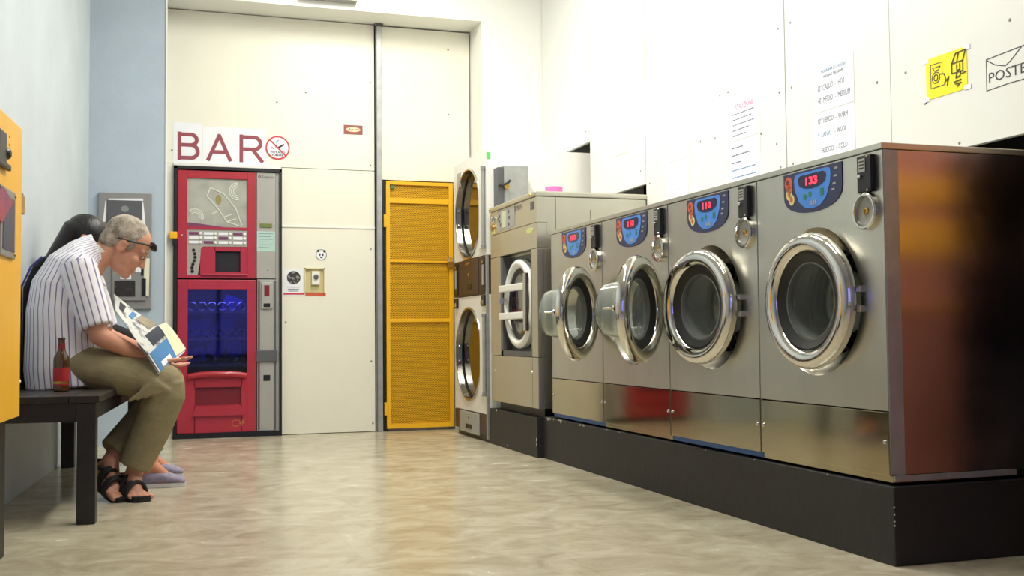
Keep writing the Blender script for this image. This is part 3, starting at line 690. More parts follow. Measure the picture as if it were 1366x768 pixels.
for k in range(5): nb.cyl((0.40 + k * 0.034, VY + 0.05, 1.125), (0.40 + k * 0.034, VY + 0.05, 1.265), 0.016, n=12)
nb.build('niche_flap', mat('smoked_plastic', (44, 48, 52), 0.2), u, True)
MB().ell((0.165, VY - 0.002, 1.37), (0.008, 0.006, 0.008), n=10, m=6).build('lock', M_chrome, u)
# grey upper column
g = B(0.660, 0.788, VY, VY + 0.03, 1.082, 1.815, bev=0.004).build('upper_column', M_greyl, t)
text('Saeco', M_black, g, (0.692, VY - 0.0004, 1.776), FACE_C, 0.020, 0.082)
MB().lathe([(0, 0.009), (-0.001, 0.009), (-0.001, 0.005), (0, 0.005)], (0.678, VY, 1.787), 'y', 16, closed=True).build('logo', M_black, g)
B(0.682, 0.764, VY - 0.006, VY + 0.001, 1.434, 1.462, bev=0.002).build('note_slot', mat('green_slot', (110, 124, 60), 0.4), g)
sk = B(0.661, 0.785, VY - 0.0015, VY, 1.268, 1.408).build('notice', M_cyanpaper, g)
for i in range(6): B(0.672, 0.672 + (0.10, 0.085, 0.095, 0.06, 0.1, 0.07)[i], VY - 0.002, VY - 0.0014, 1.39 - i * 0.019, 1.393 - i * 0.019).build('notice_line', M_ink_dark, g)
MB().lathe([(0, 0.006), (-0.003, 0)], (0.735, VY, 1.14), 'y', 10).build('lock', M_grey, g)
# lower door
ld = MB()
ld.box(0.137, 0.206, VY, VY + 0.03, 0.035, 1.072, 0.004).box(0.596, 0.659, VY, VY + 0.03, 0.035, 1.072, 0.004).box(0.205, 0.597, VY, VY + 0.03, 1.006, 1.072, 0.004)
ld.box(0.205, 0.254, VY, VY + 0.03, 0.036, 0.432).box(0.558, 0.597, VY, VY + 0.03, 0.036, 0.432).box(0.25, 0.562, VY, VY + 0.03, 0.342, 0.432).box(0.25, 0.562, VY, VY + 0.03, 0.036, 0.220)
l = ld.build('lower_door', M_red, t)
MB().tube([(0.212, VY - 0.004, 0.415), (0.30, VY - 0.018, 0.428), (0.40, VY - 0.022, 0.432), (0.50, VY - 0.018, 0.428), (0.590, VY - 0.004, 0.415)], 0.022, 12).build('upper_lip', M_red, l, True)
MB().prism([(0.235, 0.150), (0.575, 0.150), (0.555, 0.214), (0.258, 0.214)], 'y', VY - 0.022, VY + 0.002).build('lower_lip', M_red, l)
B(0.252, 0.560, VY + 0.02, VY + 0.03, 0.218, 0.344).build('flap', M_redd, l)
strokes([arc(0.52, 0.095, 0.022, 0.022, 40, 320), [(0.545, 0.115), (0.56, 0.075), (0.58, 0.12), (0.545, 0.09), (0.585, 0.10)]], mat('gold_line', (196, 120, 70), 0.5), l, (0, VY - 0.0002, 0), FACE_C, 0.004, 'scribble')
B(0.205, 0.597, VY + 0.010, VY + 0.014, 0.431, 1.007).build('glass', M_vglass, l)
# interior under an added blue light, with shelves and coils
MB().box(0.195, 0.607, 8.02, 8.04, 0.40, 1.03).box(0.190, 0.200, VY + 0.03, 8.03, 0.40, 1.03).box(0.602, 0.612, VY + 0.03, 8.03, 0.40, 1.03).box(0.19, 0.612, VY + 0.03, 8.03, 0.39, 0.40).box(0.19, 0.612, VY + 0.03, 8.03, 1.03, 1.04).build('interior', M_vled, t)
for z in (0.485, 0.665, 0.85):
    sh = B(0.20, 0.602, VY + 0.035, 8.0, z, z + 0.008).build('shelf', M_navy, t)
    B(0.20, 0.602, VY + 0.030, VY + 0.036, z - 0.006, z + 0.014).build('price_rail', M_greyd, sh)
    for i in range(6):
        c = MB()
        for k in range(3): c.lathe([(0, 0.030), (0.003, 0.027), (0, 0.024), (-0.003, 0.027)], (0.235 + i * 0.066, VY + 0.05 + k * 0.06, z + 0.042), 'y', 18, closed=True)
        c.build('coil', M_chromed, sh, True)
M_bc = mat('reflection_blue', (60, 70, 200), 0.5)  # blue reflection in the glass, put into tilted coloured boxes
for (cx, cz, hw, hh, an_) in ((0.47, 0.80, 0.06, 0.17, -0.35), (0.28, 0.745, 0.085, 0.055, 0.12), (0.27, 0.555, 0.06, 0.05, 0.3), (0.40, 0.60, 0.05, 0.05, -0.4), (0.53, 0.60, 0.045, 0.05, 0.2)):
    ca, sa = math.cos(an_), math.sin(an_)
    MB().prism([(cx + u * ca - v * sa, cz + u * sa + v * ca) for u, v in ((-hw, -hh), (hw, -hh), (hw, hh), (-hw, hh))], 'y', 7.86, 7.90).build('blue_reflection_block', M_bc, t)
vl = bpy.data.lights.new('added_blue_light', 'AREA'); vl.size = 0.35; vl.size_y = 0.05; vl.shape = 'RECTANGLE'; vl.energy = 0.5; vl.color = (0.25, 0.28, 1.0)  # added light that turns the space behind the glass blue
vo = bpy.data.objects.new('added_blue_light', vl); COL.objects.link(vo); vo.parent = t; vo.location = Vector((0.40, 7.72, 1.025)) - Vector((0.475, 7.9, 0))
# lower grey column
g = B(0.664, 0.788, VY, VY + 0.03, 0.036, 1.076, bev=0.004).build('lower_column', M_greyl, t)
for x in (0.670, 0.779): MB().box(x, x + 0.012, VY - 0.004, VY + 0.001, 0.045, 1.07).build('rail', M_greyd, g)
c = B(0.690, 0.768, VY - 0.012, VY + 0.001, 0.872, 1.056, bev=0.006).build('coin_panel', M_greyl, g)
B(0.710, 0.745, VY - 0.0135, VY - 0.011, 0.96, 1.035).build('coin_window', M_redd, c)
B(0.706, 0.75, VY - 0.0135, VY - 0.011, 0.885, 0.91).build('coin_return', M_black, c)
B(0.658, 0.800, VY - 0.014, VY + 0.001, 0.510, 0.588, bev=0.003).build('steel_band', M_greyd, g)
B(0.706, 0.752, VY - 0.002, VY + 0.001, 0.378, 0.418).build('key_hole', M_black, g)
# yellow latch on the left edge
lt = B(0.086, 0.136, VY - 0.03, VY + 0.02, 1.345, 1.392, bev=0.005).build('latch', M_yellow, t)
B(0.106, 0.132, VY - 0.022, VY, 1.30, 1.345, bev=0.003).build('latch_body', M_black, lt)
B(0.112, 0.828, YB - 0.022, YB - 0.001, 1.845, 1.862).build('top_flashing', M_white_en, t)

# ================================================================== paper signs on the recess boards
def sheet(x0, x1, z0, z1, y, name, label, cat, m=None, group=None):
    o = B(x0, x1, y - 0.0012, y, z0, z1).build(name, m or M_paper)
    return tag(o, label, cat, group)
BAR = {'B': [[(0.0125, 0.004), (0.0125, 0.180)], [(0.0125, 0.172), (0.085, 0.172)] + arc(0.085, 0.136, 0.040, 0.036, 90, -90, 12) + [(0.0125, 0.100)], [(0.088, 0.100)] + arc(0.088, 0.056, 0.044, 0.044, 90, -90, 12) + [(0.0125, 0.012)]],
       'A': [[(0.014, 0.006), (0.087, 0.174), (0.160, 0.006)], [(0.042, 0.060), (0.132, 0.060)]],
       'R': [[(0.0125, 0.004), (0.0125, 0.180)], [(0.0125, 0.172), (0.098, 0.172)] + arc(0.098, 0.130, 0.044, 0.042, 90, -90, 12) + [(0.0125, 0.088)], [(0.088, 0.088), (0.152, 0.006)]]}
for (ch, a, b, x0, x1) in (('B', 0.136, 0.279, 0.108, 0.298), ('A', 0.323, 0.497, 0.301, 0.514), ('R', 0.545, 0.710, 0.517, 0.722)):
    o = sheet(x0, x1, 1.866, 2.142 - 0.02 * (ch != 'B'), YB - 0.0005, 'letter_sheet', 'white paper sheet with the large maroon letter ' + ch + ' above the vending machine', 'paper sign', group='BAR letter sheets')
    strokes(BAR[ch], M_maroon, o, (a, YB - 0.0017, 1.890), FACE_C, 0.025, 'letter')
# no smoking sign
o = MB().lathe([(0, 0.082), (-0.0015, 0.082), (-0.0015, 0)], (0.805, YB - 0.0022, 1.997), 'y', 40).build('no_smoking_sign', M_paper)
tag(o, 'round red and white no smoking sticker beside the letter R', 'sign')
MB().lathe([(0, 0.083), (-0.001, 0.083), (-0.001, 0.073), (0, 0.073)], (0.805, YB - 0.0037, 1.997), 'y', 40, closed=True).build('red_ring', M_signred, o)
strokes([[(0.755, 2.047), (0.857, 1.945)]], M_signred, o, (0, YB - 0.0041, 0), FACE_C, 0.010, 'red_bar')
strokes([[(0.812, 2.00), (0.845, 2.02)]], M_black, o, (0, YB - 0.0039, 0), FACE_C, 0.012, 'cigarette')
strokes([[(0.79, 2.0), (0.802, 2.02), (0.796, 2.04), (0.812, 2.05)], [(0.78, 1.985), (0.765, 2.0)]], M_grey, o, (0, YB - 0.0039, 0), FACE_C, 0.006, 'smoke')
text('VIETATO', M_black, o, (0.752, YB - 0.0039, 1.958), FACE_C, 0.014, 0.105, bold=0.02)
text('FUMARE', M_black, o, (0.768, YB - 0.0039, 1.938), FACE_C, 0.013, 0.075, bold=0.02)
# orange brown sticker
o = sheet(1.267, 1.403, 2.117, 2.184, YB - 0.0005, 'brand_sticker', 'small orange and brown oblong sticker high beside the grey post', 'sticker', mat('sticker_brown', (158, 78, 56), 0.5, rgb2=(120, 90, 100), scale=14))
MB().prism([(1.335 + 0.055 * math.cos(a * PI / 12), 2.152 + 0.021 * math.sin(a * PI / 12)) for a in range(24)], 'y', YB - 0.0024, YB - 0.0016).build('oval', mat('sticker_cream', (250, 224, 190), 0.5), o)
strokes([arc(1.335, 2.152, 0.052, 0.019)], M_orange, o, (0, YB - 0.0024, 0), FACE_C, 0.004, 'oval_line')
strokes([[(1.30, 2.145), (1.31, 2.16), (1.315, 2.147), (1.33, 2.155), (1.34, 2.148), (1.36, 2.155), (1.375, 2.152)]], M_orange, o, (0, YB - 0.0025, 0), FACE_C, 0.005, 'script')
# panda sticker
o = MB().lathe([(0, 0.039), (-0.0012, 0.039), (-0.0012, 0)], (1.107, YB - 0.0005, 1.254), 'y', 32).build('panda_sticker', M_paper)
tag(o, 'small round white sticker with a panda face', 'sticker')
MB().lathe([(0, 0.039), (-0.0008, 0.039), (-0.0008, 0.034), (0, 0.034)], (1.107, YB - 0.0016, 1.254), 'y', 32, closed=True).build('ring', M_grey, o)
for (x, z, rx, rz) in ((1.085, 1.281, 0.009, 0.009), (1.129, 1.279, 0.009, 0.009), (1.097, 1.254, 0.005, 0.009), (1.118, 1.254, 0.005, 0.009), (1.107, 1.235, 0.009, 0.005)):
    MB().prism([(x + rx * math.cos(a * PI / 6), z + rz * math.sin(a * PI / 6)) for a in range(12)], 'y', YB - 0.0026, YB - 0.0016).build('patch', M_black, o)
# round black sticker on a card
o = sheet(0.845, 0.988, 0.965, 1.15, YB - 0.0005, 'round_print_card', 'white card with a round black print beside the wall switch', 'sticker')
MB().lathe([(0, 0.047), (-0.0008, 0.047), (-0.0008, 0)], (0.915, YB - 0.0016, 1.091), 'y', 32).build('black_disc', mat('black_print', (52, 50, 50), 0.6, rgb2=(150, 148, 144), scale=40, thr=(0.5, 0.6)), o)
strokes([[(0.87, 1.025), (0.955, 1.025)], [(0.875, 1.01), (0.95, 1.01)], [(0.88, 0.997), (0.945, 0.997)]], M_ink_dark, o, (0, YB - 0.0018, 0), FACE_C, 0.005, 'print_line')
B(0.845, 0.986, YB - 0.0024, YB - 0.0016, 0.972, 0.983).build('red_stripe', M_signred, o)
# switch in a recessed box
t = thing('wall_switch', (1.06, YB, 0.97), 'white wall switch in a cream box right of the round black print', 'switch')
MB().box(0.988, 1.128, YB - 0.004, YB, 0.987, 1.16).build('back_box', mat('beige_box', (206, 194, 142), 0.5), t)
MB().box(0.988, 1.128, YB - 0.02, YB - 0.003, 1.15, 1.16).box(0.988, 0.995, YB - 0.02, YB - 0.003, 0.987, 1.16).box(1.121, 1.128, YB - 0.02, YB - 0.003, 0.987, 1.16).build('rim', mat('beige_rim', (222, 212, 170), 0.5), t)
s_ = B(1.037, 1.092, YB - 0.03, YB - 0.003, 1.042, 1.135, bev=0.004).build('switch_body', M_white_en, t)
MB().lathe([(0, 0.018), (-0.01, 0.016), (-0.012, 0)], (1.066, YB - 0.03, 1.096), 'y', 16).build('knob', M_greyd, s_, True)
B(0.996, 1.138, YB - 0.003, YB, 0.965, 0.985).build('red_strip', mat('orange_red_strip', (206, 92, 62), 0.5), t)

# ================================================================== yellow perforated door
YD = YB - 0.012
d = thing('door_1', (1.81, YD, 0), 'yellow perforated steel door beside the grey post', 'door'); d['kind'] = 'structure'
DX0, DX1, DZ0, DZ1 = 1.566, 2.060, 0.02, 1.788
df = MB().box(DX0, DX0 + 0.026, YD - 0.02, YD + 0.012, DZ0, DZ1).box(DX1 - 0.03, DX1, YD - 0.02, YD + 0.012, DZ0, DZ1).box(DX0, DX1, YD - 0.019, YD + 0.012, DZ1 - 0.024, DZ1).box(DX0, DX1, YD - 0.019, YD + 0.012, DZ0, DZ0 + 0.03)
df.build('door_frame', M_yellow, d)
for z0, z1 in ((1.632, 1.668), (0.777, 0.802), (1.207, 1.220)): B(DX0 + 0.026, DX1 - 0.03, YD - 0.016, YD + 0.01, z0, z1).build('rail', M_yellow, d)
pm = MB(); px = 0.0102; pz = 0.0089; rr = 0.0038; th = YD
nx = int((DX1 - DX0 - 0.05) / px); nz = int((DZ1 - DZ0 - 0.04) / pz)
for j in range(nz):
    z = DZ0 + 0.025 + j * pz
    off = (j % 2) * px / 2
    for i in range(nx):
        x = DX0 + 0.022 + i * px + off
        vs = [(x, th, z), (x + px, th, z), (x + px, th, z + pz), (x, th, z + pz)]
        cx, cz = x + px / 2, z + pz / 2
        vs += [(cx + rr * math.cos(a), th, cz + rr * math.sin(a)) for a in [math.radians(225 + 60 * q) for q in range(6)]]
        pm.add(vs, [(0, 1, 5, 4), (1, 6, 5), (1, 2, 7, 6), (2, 8, 7), (2, 3, 8), (3, 9, 8), (3, 0, 4, 9)])
p_ = pm.build('perforated_sheet', M_yellow, d); p_['kind'] = 'stuff'
for z in (1.50, 0.16): MB().box(DX0 - 0.018, DX0 + 0.004, YD - 0.028, YD, z - 0.045, z + 0.045, bev=0.003).build('hinge', M_yellow, d)
B(1.60, 1.625, YD - 0.0215, YD - 0.001, 1.735, 1.757).build('green_mark', M_green, d)
B(1.545, 1.563, YD - 0.004, YD + 0.02, 0.0, 1.79).build('dark_jamb', M_blackm, d)
B(1.54, 2.08, 7.95, 7.97, 0, 1.8).build('shade_backing', mat('shade_brown', (60, 32, 12), 0.8, var=0.2), d)  # darkness of the room behind the holes, painted as a brown sheet
t = thing('padlock', (2.035, YD - 0.03, 1.17), 'small brass padlock on the yellow perforated door', 'padlock')
B(2.012, 2.058, YD - 0.045, YD - 0.021, 1.168, 1.215, bev=0.004).build('body', M_brass, t)
MB().tube([(2.022, YD - 0.033, 1.212)] + [(2.035 + 0.013 * math.cos(a), YD - 0.033, 1.235 + 0.015 * math.sin(a)) for a in [PI - PI * i / 8 for i in range(9)]] + [(2.048, YD - 0.033, 1.212)], 0.004, 8).build('shackle', M_chrome, t, True)

# small box on the lintel
t = thing('emergency_light', (1.12, YF, 2.97), 'white box lamp cut off by the top edge above the lintel', 'lamp')
B(0.933, 1.302, YF - 0.07, YF - 0.001, 2.985, 3.10, bev=0.004).build('housing', M_white_en, t)
B(0.928, 1.307, YF - 0.072, YF - 0.001, 2.972, 2.984, bev=0.002).build('base', M_greyl, t)

# ================================================================== grey leaflet panel on the blue wall
YP = YF - 0.001
t = thing('notice_panel', (-0.187, YF, 0.865), 'grey metal panel with leaflet pockets on the blue-grey wall behind the readers', 'panel')
B(-0.348, -0.026, YP - 0.025, YP, 0.865, 1.608, bev=0.003).build('back_plate', M_grey, t)
B(-0.300, -0.085, YP - 0.034, YP - 0.024, 1.25, 1.560, bev=0.003).build('upper_pocket', M_greyd, t)
B(-0.260, -0.12, YP - 0.036, YP - 0.033, 1.40, 1.46).build('photo_print', mat('brown_photo', (60, 44, 40), 0.5, rgb2=(150, 90, 60), scale=30), t)
MB().prism([(-0.19 + 0.024 * math.cos(a * PI / 8), 1.505 + 0.02 * math.sin(a * PI / 8)) for a in range(16)], 'y', YP - 0.0355, YP - 0.033).build('seal', M_grey, t)
B(-0.262, -0.06, YP - 0.040, YP - 0.024, 0.92, 1.13, bev=0.002).build('lower_pocket', M_grey, t)
B(-0.250, -0.125, YP - 0.043, YP - 0.039, 0.945, 1.045).build('dark_print', mat('dark_photo', (36, 32, 30), 0.5, rgb2=(120, 90, 50), scale=26, thr=(0.6, 0.75)), t)
B(-0.215, -0.150, YP - 0.043, YP - 0.039, 1.055, 1.125).build('label', M_paper, t)
B(-0.205, -0.16, YP - 0.0445, YP - 0.0425, 1.07, 1.09).build('label_print', M_ink_dark, t)
def leaf(x0, x1, z0, z1, a, m, label, y):
    o = B(x0, x1, y - 0.002, y, z0, z1).build('leaflet', m)
    c = Vector(((x0 + x1) / 2, y, (z0 + z1) / 2))
    o.data.transform(Matrix.Translation(c) @ Matrix.Rotation(a, 4, 'Y') @ Matrix.Translation(-c))
    return tag(o, label, 'leaflet', 'leaflets on the grey panel')
leaf(-0.315, -0.30, 1.42, 1.555, 0.10, M_paper, 'white leaflet edge at the left of the upper grey pocket', YP - 0.026)
leaf(-0.29, -0.08, 1.555, 1.572, -0.03, M_paper, 'white paper strip along the top of the upper grey pocket', YP - 0.026)
leaf(-0.084, -0.066, 1.30, 1.55, -0.10, M_paper, 'white leaflet edge at the right of the upper grey pocket', YP - 0.026)
leaf(-0.16, -0.09, 1.10, 1.19, 0.02, M_paper, 'white leaflet standing out of the lower grey pocket', YP - 0.041)
leaf(-0.088, -0.074, 1.08, 1.19, 0.05, M_black, 'thin black leaflet edge between the two white lower leaflets', YP - 0.041)
leaf(-0.072, -0.04, 0.95, 1.19, 0.02, mat('cream_leaflet', (226, 224, 200), 0.6), 'tall cream leaflet at the right edge of the lower grey pocket', YP - 0.041)
leaf(-0.085, -0.060, 0.95, 1.06, 0.0, M_black, 'black bookmark leaflet in front of the tall cream leaflet', YP - 0.044)

# ================================================================== notices on the right wall panels
XS = XR - 0.0005
def rsheet(y0, y1, z0, z1, name, label, cat, m=None, skew=0.0, group=None):
    o = MB().prism([(y0, z0), (y1, z0 + skew), (y1, z1 + skew), (y0, z1)], 'x', XS - 0.0012, XS).build(name, m or M_paper)
    return tag(o, label, cat, group)
def rt(o, s, y, z, h, w, m, bold=0.0): return text(s, m, o, (XS - 0.0014, y, z), FACE_L, h, w, bold=bold)
def scrib(o, y, z, h, w, m, R=None, x=None):
    # an illegible printed line: short word-long dashes
    ps = []; u = 0.0
    while u < w:
        l_ = min(random.uniform(0.012, 0.04), w - u); ps.append([(u, 0), (u + l_, 0)]); u += l_ + 0.008
    return strokes(ps, m, o, (XS - 0.0013 if x is None else x, y, z), FACE_L, h * 0.5, 'print_line')
G = 'notices on the white wall panels'
o = rsheet(3.690, 3.968, 1.607, 1.810, 'programme_notice', 'upper white washing programme notice, CALDO HOT and MEDIO MEDIUM', 'notice', group=G)
rt(o, 'PROGRAMMI DI LAVAGGIO', 3.915, 1.768, 0.014, 0.175, M_ink_blue); rt(o, 'WASHING PROGRAMS', 3.900, 1.745, 0.013, 0.145, M_ink_dark)
rt(o, '60° CALDO  -  HOT', 3.940, 1.695, 0.026, 0.19, M_ink_dark); rt(o, '40° MEDIO  -  MEDIUM', 3.940, 1.643, 0.026, 0.225, M_ink_dark)
o = rsheet(3.690, 3.974, 1.398, 1.604, 'programme_notice', 'lower white washing programme notice, TIEPIDO, LANA and FREDDO', 'notice', group=G)
rt(o, '30° TIEPIDO  -  WARM', 3.945, 1.556, 0.024, 0.21, M_ink_dark); rt(o, '*  LANA', 3.945, 1.498, 0.022, 0.09, M_ink_blue); rt(o, '-  WOOL', 3.825, 1.498, 0.022, 0.08, M_ink_dark); rt(o, '*  FREDDO  -  COLD', 3.945, 1.430, 0.024, 0.205, M_ink_dark)
o = rsheet(4.406, 4.676, 1.607, 1.805, 'instruction_notice', 'white sheet headed ISTRUZIONI in magenta', 'notice', group=G)
rt(o, 'ISTRUZIONI', 4.635, 1.755, 0.026, 0.165, M_ink_mag)
for i, w in enumerate((0.20, 0.17, 0.21, 0.15, 0.12)): scrib(o, 4.655, 1.735 - 0.026 * i, 0.010, w, M_ink_dark)
o = rsheet(4.408, 4.684, 1.390, 1.603, 'instruction_notice', 'white sheet of small lines hanging under the ISTRUZIONI sheet', 'notice', group=G)
for i, w in enumerate((0.10, 0.17, 0.08, 0.21, 0.22)): scrib(o, 4.665, 1.572 - 0.036 * i, 0.012, w, M_ink_blue if i > 2 else M_ink_dark)
o = rsheet(5.126, 5.392, 1.610, 1.800, 'price_notice', 'pale lined white sheet, upper of the pair left of ISTRUZIONI', 'notice', group=G)
for i in range(6): strokes([[(-5.375, 1.775 - i * 0.027), (-5.145, 1.775 - i * 0.027)]], M_ink_pale, o, (XS - 0.0013, 0, 0), FACE_L, 0.005, 'line')
o = rsheet(5.130, 5.397, 1.400, 1.606, 'price_notice', 'pale blue printed white sheet, lower of the pair left of ISTRUZIONI', 'notice', group=G)
for i, w in enumerate((0.20, 0.18, 0.10, 0.21, 0.19, 0.13)): scrib(o, 5.375, 1.575 - 0.030 * i, 0.011, w, M_ink_pale)
o = rsheet(5.885, 6.125, 1.76, 2.12, 'faded_notice', 'faded barely readable sheet farthest along the white wall panels', 'notice', M_rpanel, group=G)
for i, w in enumerate((0.19, 0.2, 0.18, 0.2, 0.16, 0.19, 0.2, 0.12)): scrib(o, 6.11, 2.08 - 0.04 * i, 0.014, w, M_ink_pale)
# yellow drawing
o = rsheet(3.051, 3.261, 1.518, 1.665, 'yellow_drawing', 'yellow paper with a hand-drawn washer and box taped to the wall', 'drawing', M_yelpaper)
dr_ = [[(-3.235, 1.555), (-3.16, 1.555)], [(-3.235, 1.555), (-3.235, 1.64)], [(-3.235, 1.64), (-3.175, 1.64)], [(-3.175, 1.64), (-3.175, 1.60)], [(-3.225, 1.627), (-3.185, 1.627), (-3.195, 1.615), (-3.215, 1.615), (-3.225, 1.627)],
       arc(-3.208, 1.59, 0.020, 0.020), arc(-3.208, 1.59, 0.010, 0.011), [(-3.19, 1.60), (-3.165, 1.595), (-3.155, 1.57), (-3.165, 1.56), (-3.145, 1.575), (-3.15, 1.55), (-3.14, 1.58)],
       [(-3.125, 1.585), (-3.125, 1.62), (-3.07, 1.62), (-3.07, 1.585), (-3.125, 1.585)], [(-3.125, 1.62), (-3.105, 1.652), (-3.056, 1.655), (-3.07, 1.62)], [(-3.09, 1.652), (-3.10, 1.62)], [(-3.10, 1.612), (-3.10, 1.59), (-3.085, 1.592), (-3.085, 1.612)],
       [(-3.10, 1.585), (-3.105, 1.565), (-3.085, 1.57), (-3.08, 1.585)], [(-3.115, 1.553), (-3.08, 1.556)], [(-3.11, 1.545), (-3.08, 1.545)], [(-3.10, 1.535), (-3.09, 1.54)], [(-3.075, 1.575), (-3.058, 1.578)]]
strokes(dr_, M_ink_black, o, (XS - 0.0013, 0, 0), FACE_L, 0.0028)
for (y, z) in ((3.262, 1.66), (3.05, 1.66), (3.262, 1.52), (3.05, 1.522)):
    B(XS - 0.0019, XS - 0.0001, y - 0.016, y + 0.016, z - 0.008, z + 0.008).build('tape', M_paper, o)
# envelope drawn on the wall
o = strokes([[(-2.962, 1.488), (-2.960, 1.594), (-2.80, 1.600), (-2.68, 1.604)], [(-2.962, 1.488), (-2.86, 1.492), (-2.68, 1.490)], [(-2.960, 1.592), (-2.92, 1.567), (-2.875, 1.553), (-2.85, 1.565), (-2.80, 1.60)]], M_ink_black, None, (XR - 0.0001, 0, 0), FACE_L, 0.003, 'envelope_drawing')
tag(o, 'envelope with POSTE lettering drawn in black marker on the wall', 'drawing')
text('POSTE', M_ink_black, o, (XR - 0.0002, 2.950, 1.512), FACE_L, 0.034, 0.165)
strokes([[(-3.272, 1.506), (-3.256, 1.514)]], M_ink_black, o, (XR - 0.0001, 0, 0), FACE_L, 0.004, 'pen_dash')

# ================================================================== yellow change machine at the left
a_ = math.atan(0.0714)
t = thing('change_machine', (-0.411, 3.8, 0), 'yellow change machine with coin tray on a dark stand at the left edge', 'machine')
def loc(o): return o
def YM(x0, x1, y0, y1, z0, z1, name, m, parent, bev=0.0):
    # local frame: x out from the wall face (0 = face), y back along the wall (0 = far edge)
    o = MB().box(x0, x1, y0, y1, z0, z1, bev=bev).build(name, m, parent, org=Vector((0, 0, 0))); return o
YM(-0.235, 0, -0.75, 0, 0.434, 1.355, 'cabinet', M_yellowm, t, 0.004)
YM(-0.20, -0.035, -0.68, -0.035, 0.0, 0.434, 'stand', M_blackm, t)
f = YM(0.0, 0.008, -0.352, -0.138, 0.925, 1.130, 'coin_tray', M_grey, t, 0.004)
YM(0.006, 0.0095, -0.325, -0.160, 0.945, 1.105, 'tray_mouth', M_navy, f)
for (y, z) in ((-0.148, 1.118), (-0.148, 0.938)): MB().ell((0.009, y, z), (0.003, 0.006, 0.006), n=8, m=6).build('screw', M_brass, f, org=Vector((0, 0, 0)))
l = YM(0.0, 0.016, -0.42, -0.315, 1.18, 1.285, 'lock_bracket', M_black, t, 0.006)
YM(0.003, 0.015, -0.33, -0.245, 1.182, 1.200, 'lock_bolt', M_black, l, 0.004)
MB().ell((0.014, -0.30, 1.228), (0.012, 0.022, 0.018), n=10, m=8).build('lock_knob', M_black, l, org=Vector((0, 0, 0)))
for z in (1.296, 1.27): MB().lathe([(0, 0.006), (0.003, 0)], (0.0, -0.205, z), 'x', 10).build('rivet', M_brass, t, org=Vector((0, 0, 0)))
h = YM(-0.016, -0.001, 0.0, 0.06, 1.085, 1.145, 'hinge', M_brass, t, 0.003)
MB().ell((-0.006, 0.03, 1.148), (0.006, 0.006, 0.006), n=8, m=6).build('hinge_pin', M_chrome, h, org=Vector((0, 0, 0)))
MB().ell((-0.006, 0.006, 0.545), (0.008, 0.008, 0.008), n=10, m=8).build('knob', M_white_en, t, org=Vector((0, 0, 0)))
t.rotation_euler = (0, 0, -a_)
cd = MB().prism([(-0.42, 1.03), (-0.36, 1.015), (-0.205, 1.092), (-0.34, 1.125), (-0.42, 1.10)], 'x', 0.0105, 0.013).build('red_card', mat('red_card', (168, 60, 76), 0.5, rgb2=(120, 60, 100), scale=12))
cd.matrix_world = Matrix.Translation((-0.411, 3.8, 0)) @ Matrix.Rotation(-a_, 4, 'Z')
tag(cd, 'red printed card stuck in the coin tray of the yellow machine', 'card')

# ================================================================== bench
t = thing('bench', (-0.4, 4.9, 0), 'dark stained wooden bench along the pale blue wall', 'bench')
BR = Matrix.Translation((-0.195, 4.28, 0)) @ Matrix.Rotation(-a_, 4, 'Z')
BL = 1.95
def bench_part(mb, name, m):
    o = mb.build(name, m, t, org=Vector((0, 0, 0))); o.matrix_local = Matrix.Translation(-Vector((-0.4, 4.9, 0))) @ BR; return o
for i in range(4):
    bench_part(B(-0.425 + i * 0.107, -0.425 + i * 0.107 + 0.104, 0, BL, 0.444, 0.470, bev=0.003), 'plank', M_darkwood)
bench_part(MB().box(-0.41, -0.012, 0.012, 0.04, 0.375, 0.443), 'apron', M_darkwood)
bench_part(MB().box(-0.41, -0.012, BL - 0.04, BL - 0.012, 0.375, 0.443), 'apron', M_darkwood)
bench_part(MB().box(-0.040, -0.012, 0.04, BL - 0.04, 0.385, 0.443), 'apron', M_darkwood)
bench_part(MB().box(-0.41, -0.385, 0.04, BL - 0.04, 0.385, 0.443), 'apron', M_darkwood)
for (x, y) in ((-0.078, 0.002), (-0.41, 0.002), (-0.078, BL - 0.065), (-0.41, BL - 0.065)):
    bench_part(B(x, x + 0.066, y, y + 0.063, 0, 0.443, bev=0.004), 'leg', M_darkwood)

# ================================================================== beer bottle
BX, BY = -0.357, 4.70
t = thing('beer_bottle', (BX, BY, 0.470), 'brown glass beer bottle with red label standing on the bench', 'bottle')
MB().lathe([(0.0, 0), (0.0, 0.027), (0.004, 0.0305), (0.12, 0.0305), (0.138, 0.028), (0.155, 0.018), (0.168, 0.0145), (0.205, 0.013), (0.207, 0.0145), (0.213, 0.0145), (0.214, 0.012), (0.214, 0)], (BX, BY, 0.4705), 'z', 32).build('glass', M_bottle, t, True)
MB().lathe([(0.025, 0.031), (0.095, 0.031)], (BX, BY, 0.4705), 'z', 32).build('label', M_redlabel, t, True)
MB().lathe([(0.168, 0.0152), (0.192, 0.0142)], (BX, BY, 0.4705), 'z', 24).build('neck_label', M_redd, t, True)
MB().lathe([(0.030, 0.0313), (0.040, 0.0313)], (BX, BY, 0.4705), 'z', 32).build('gold_band', M_brass, t, True)

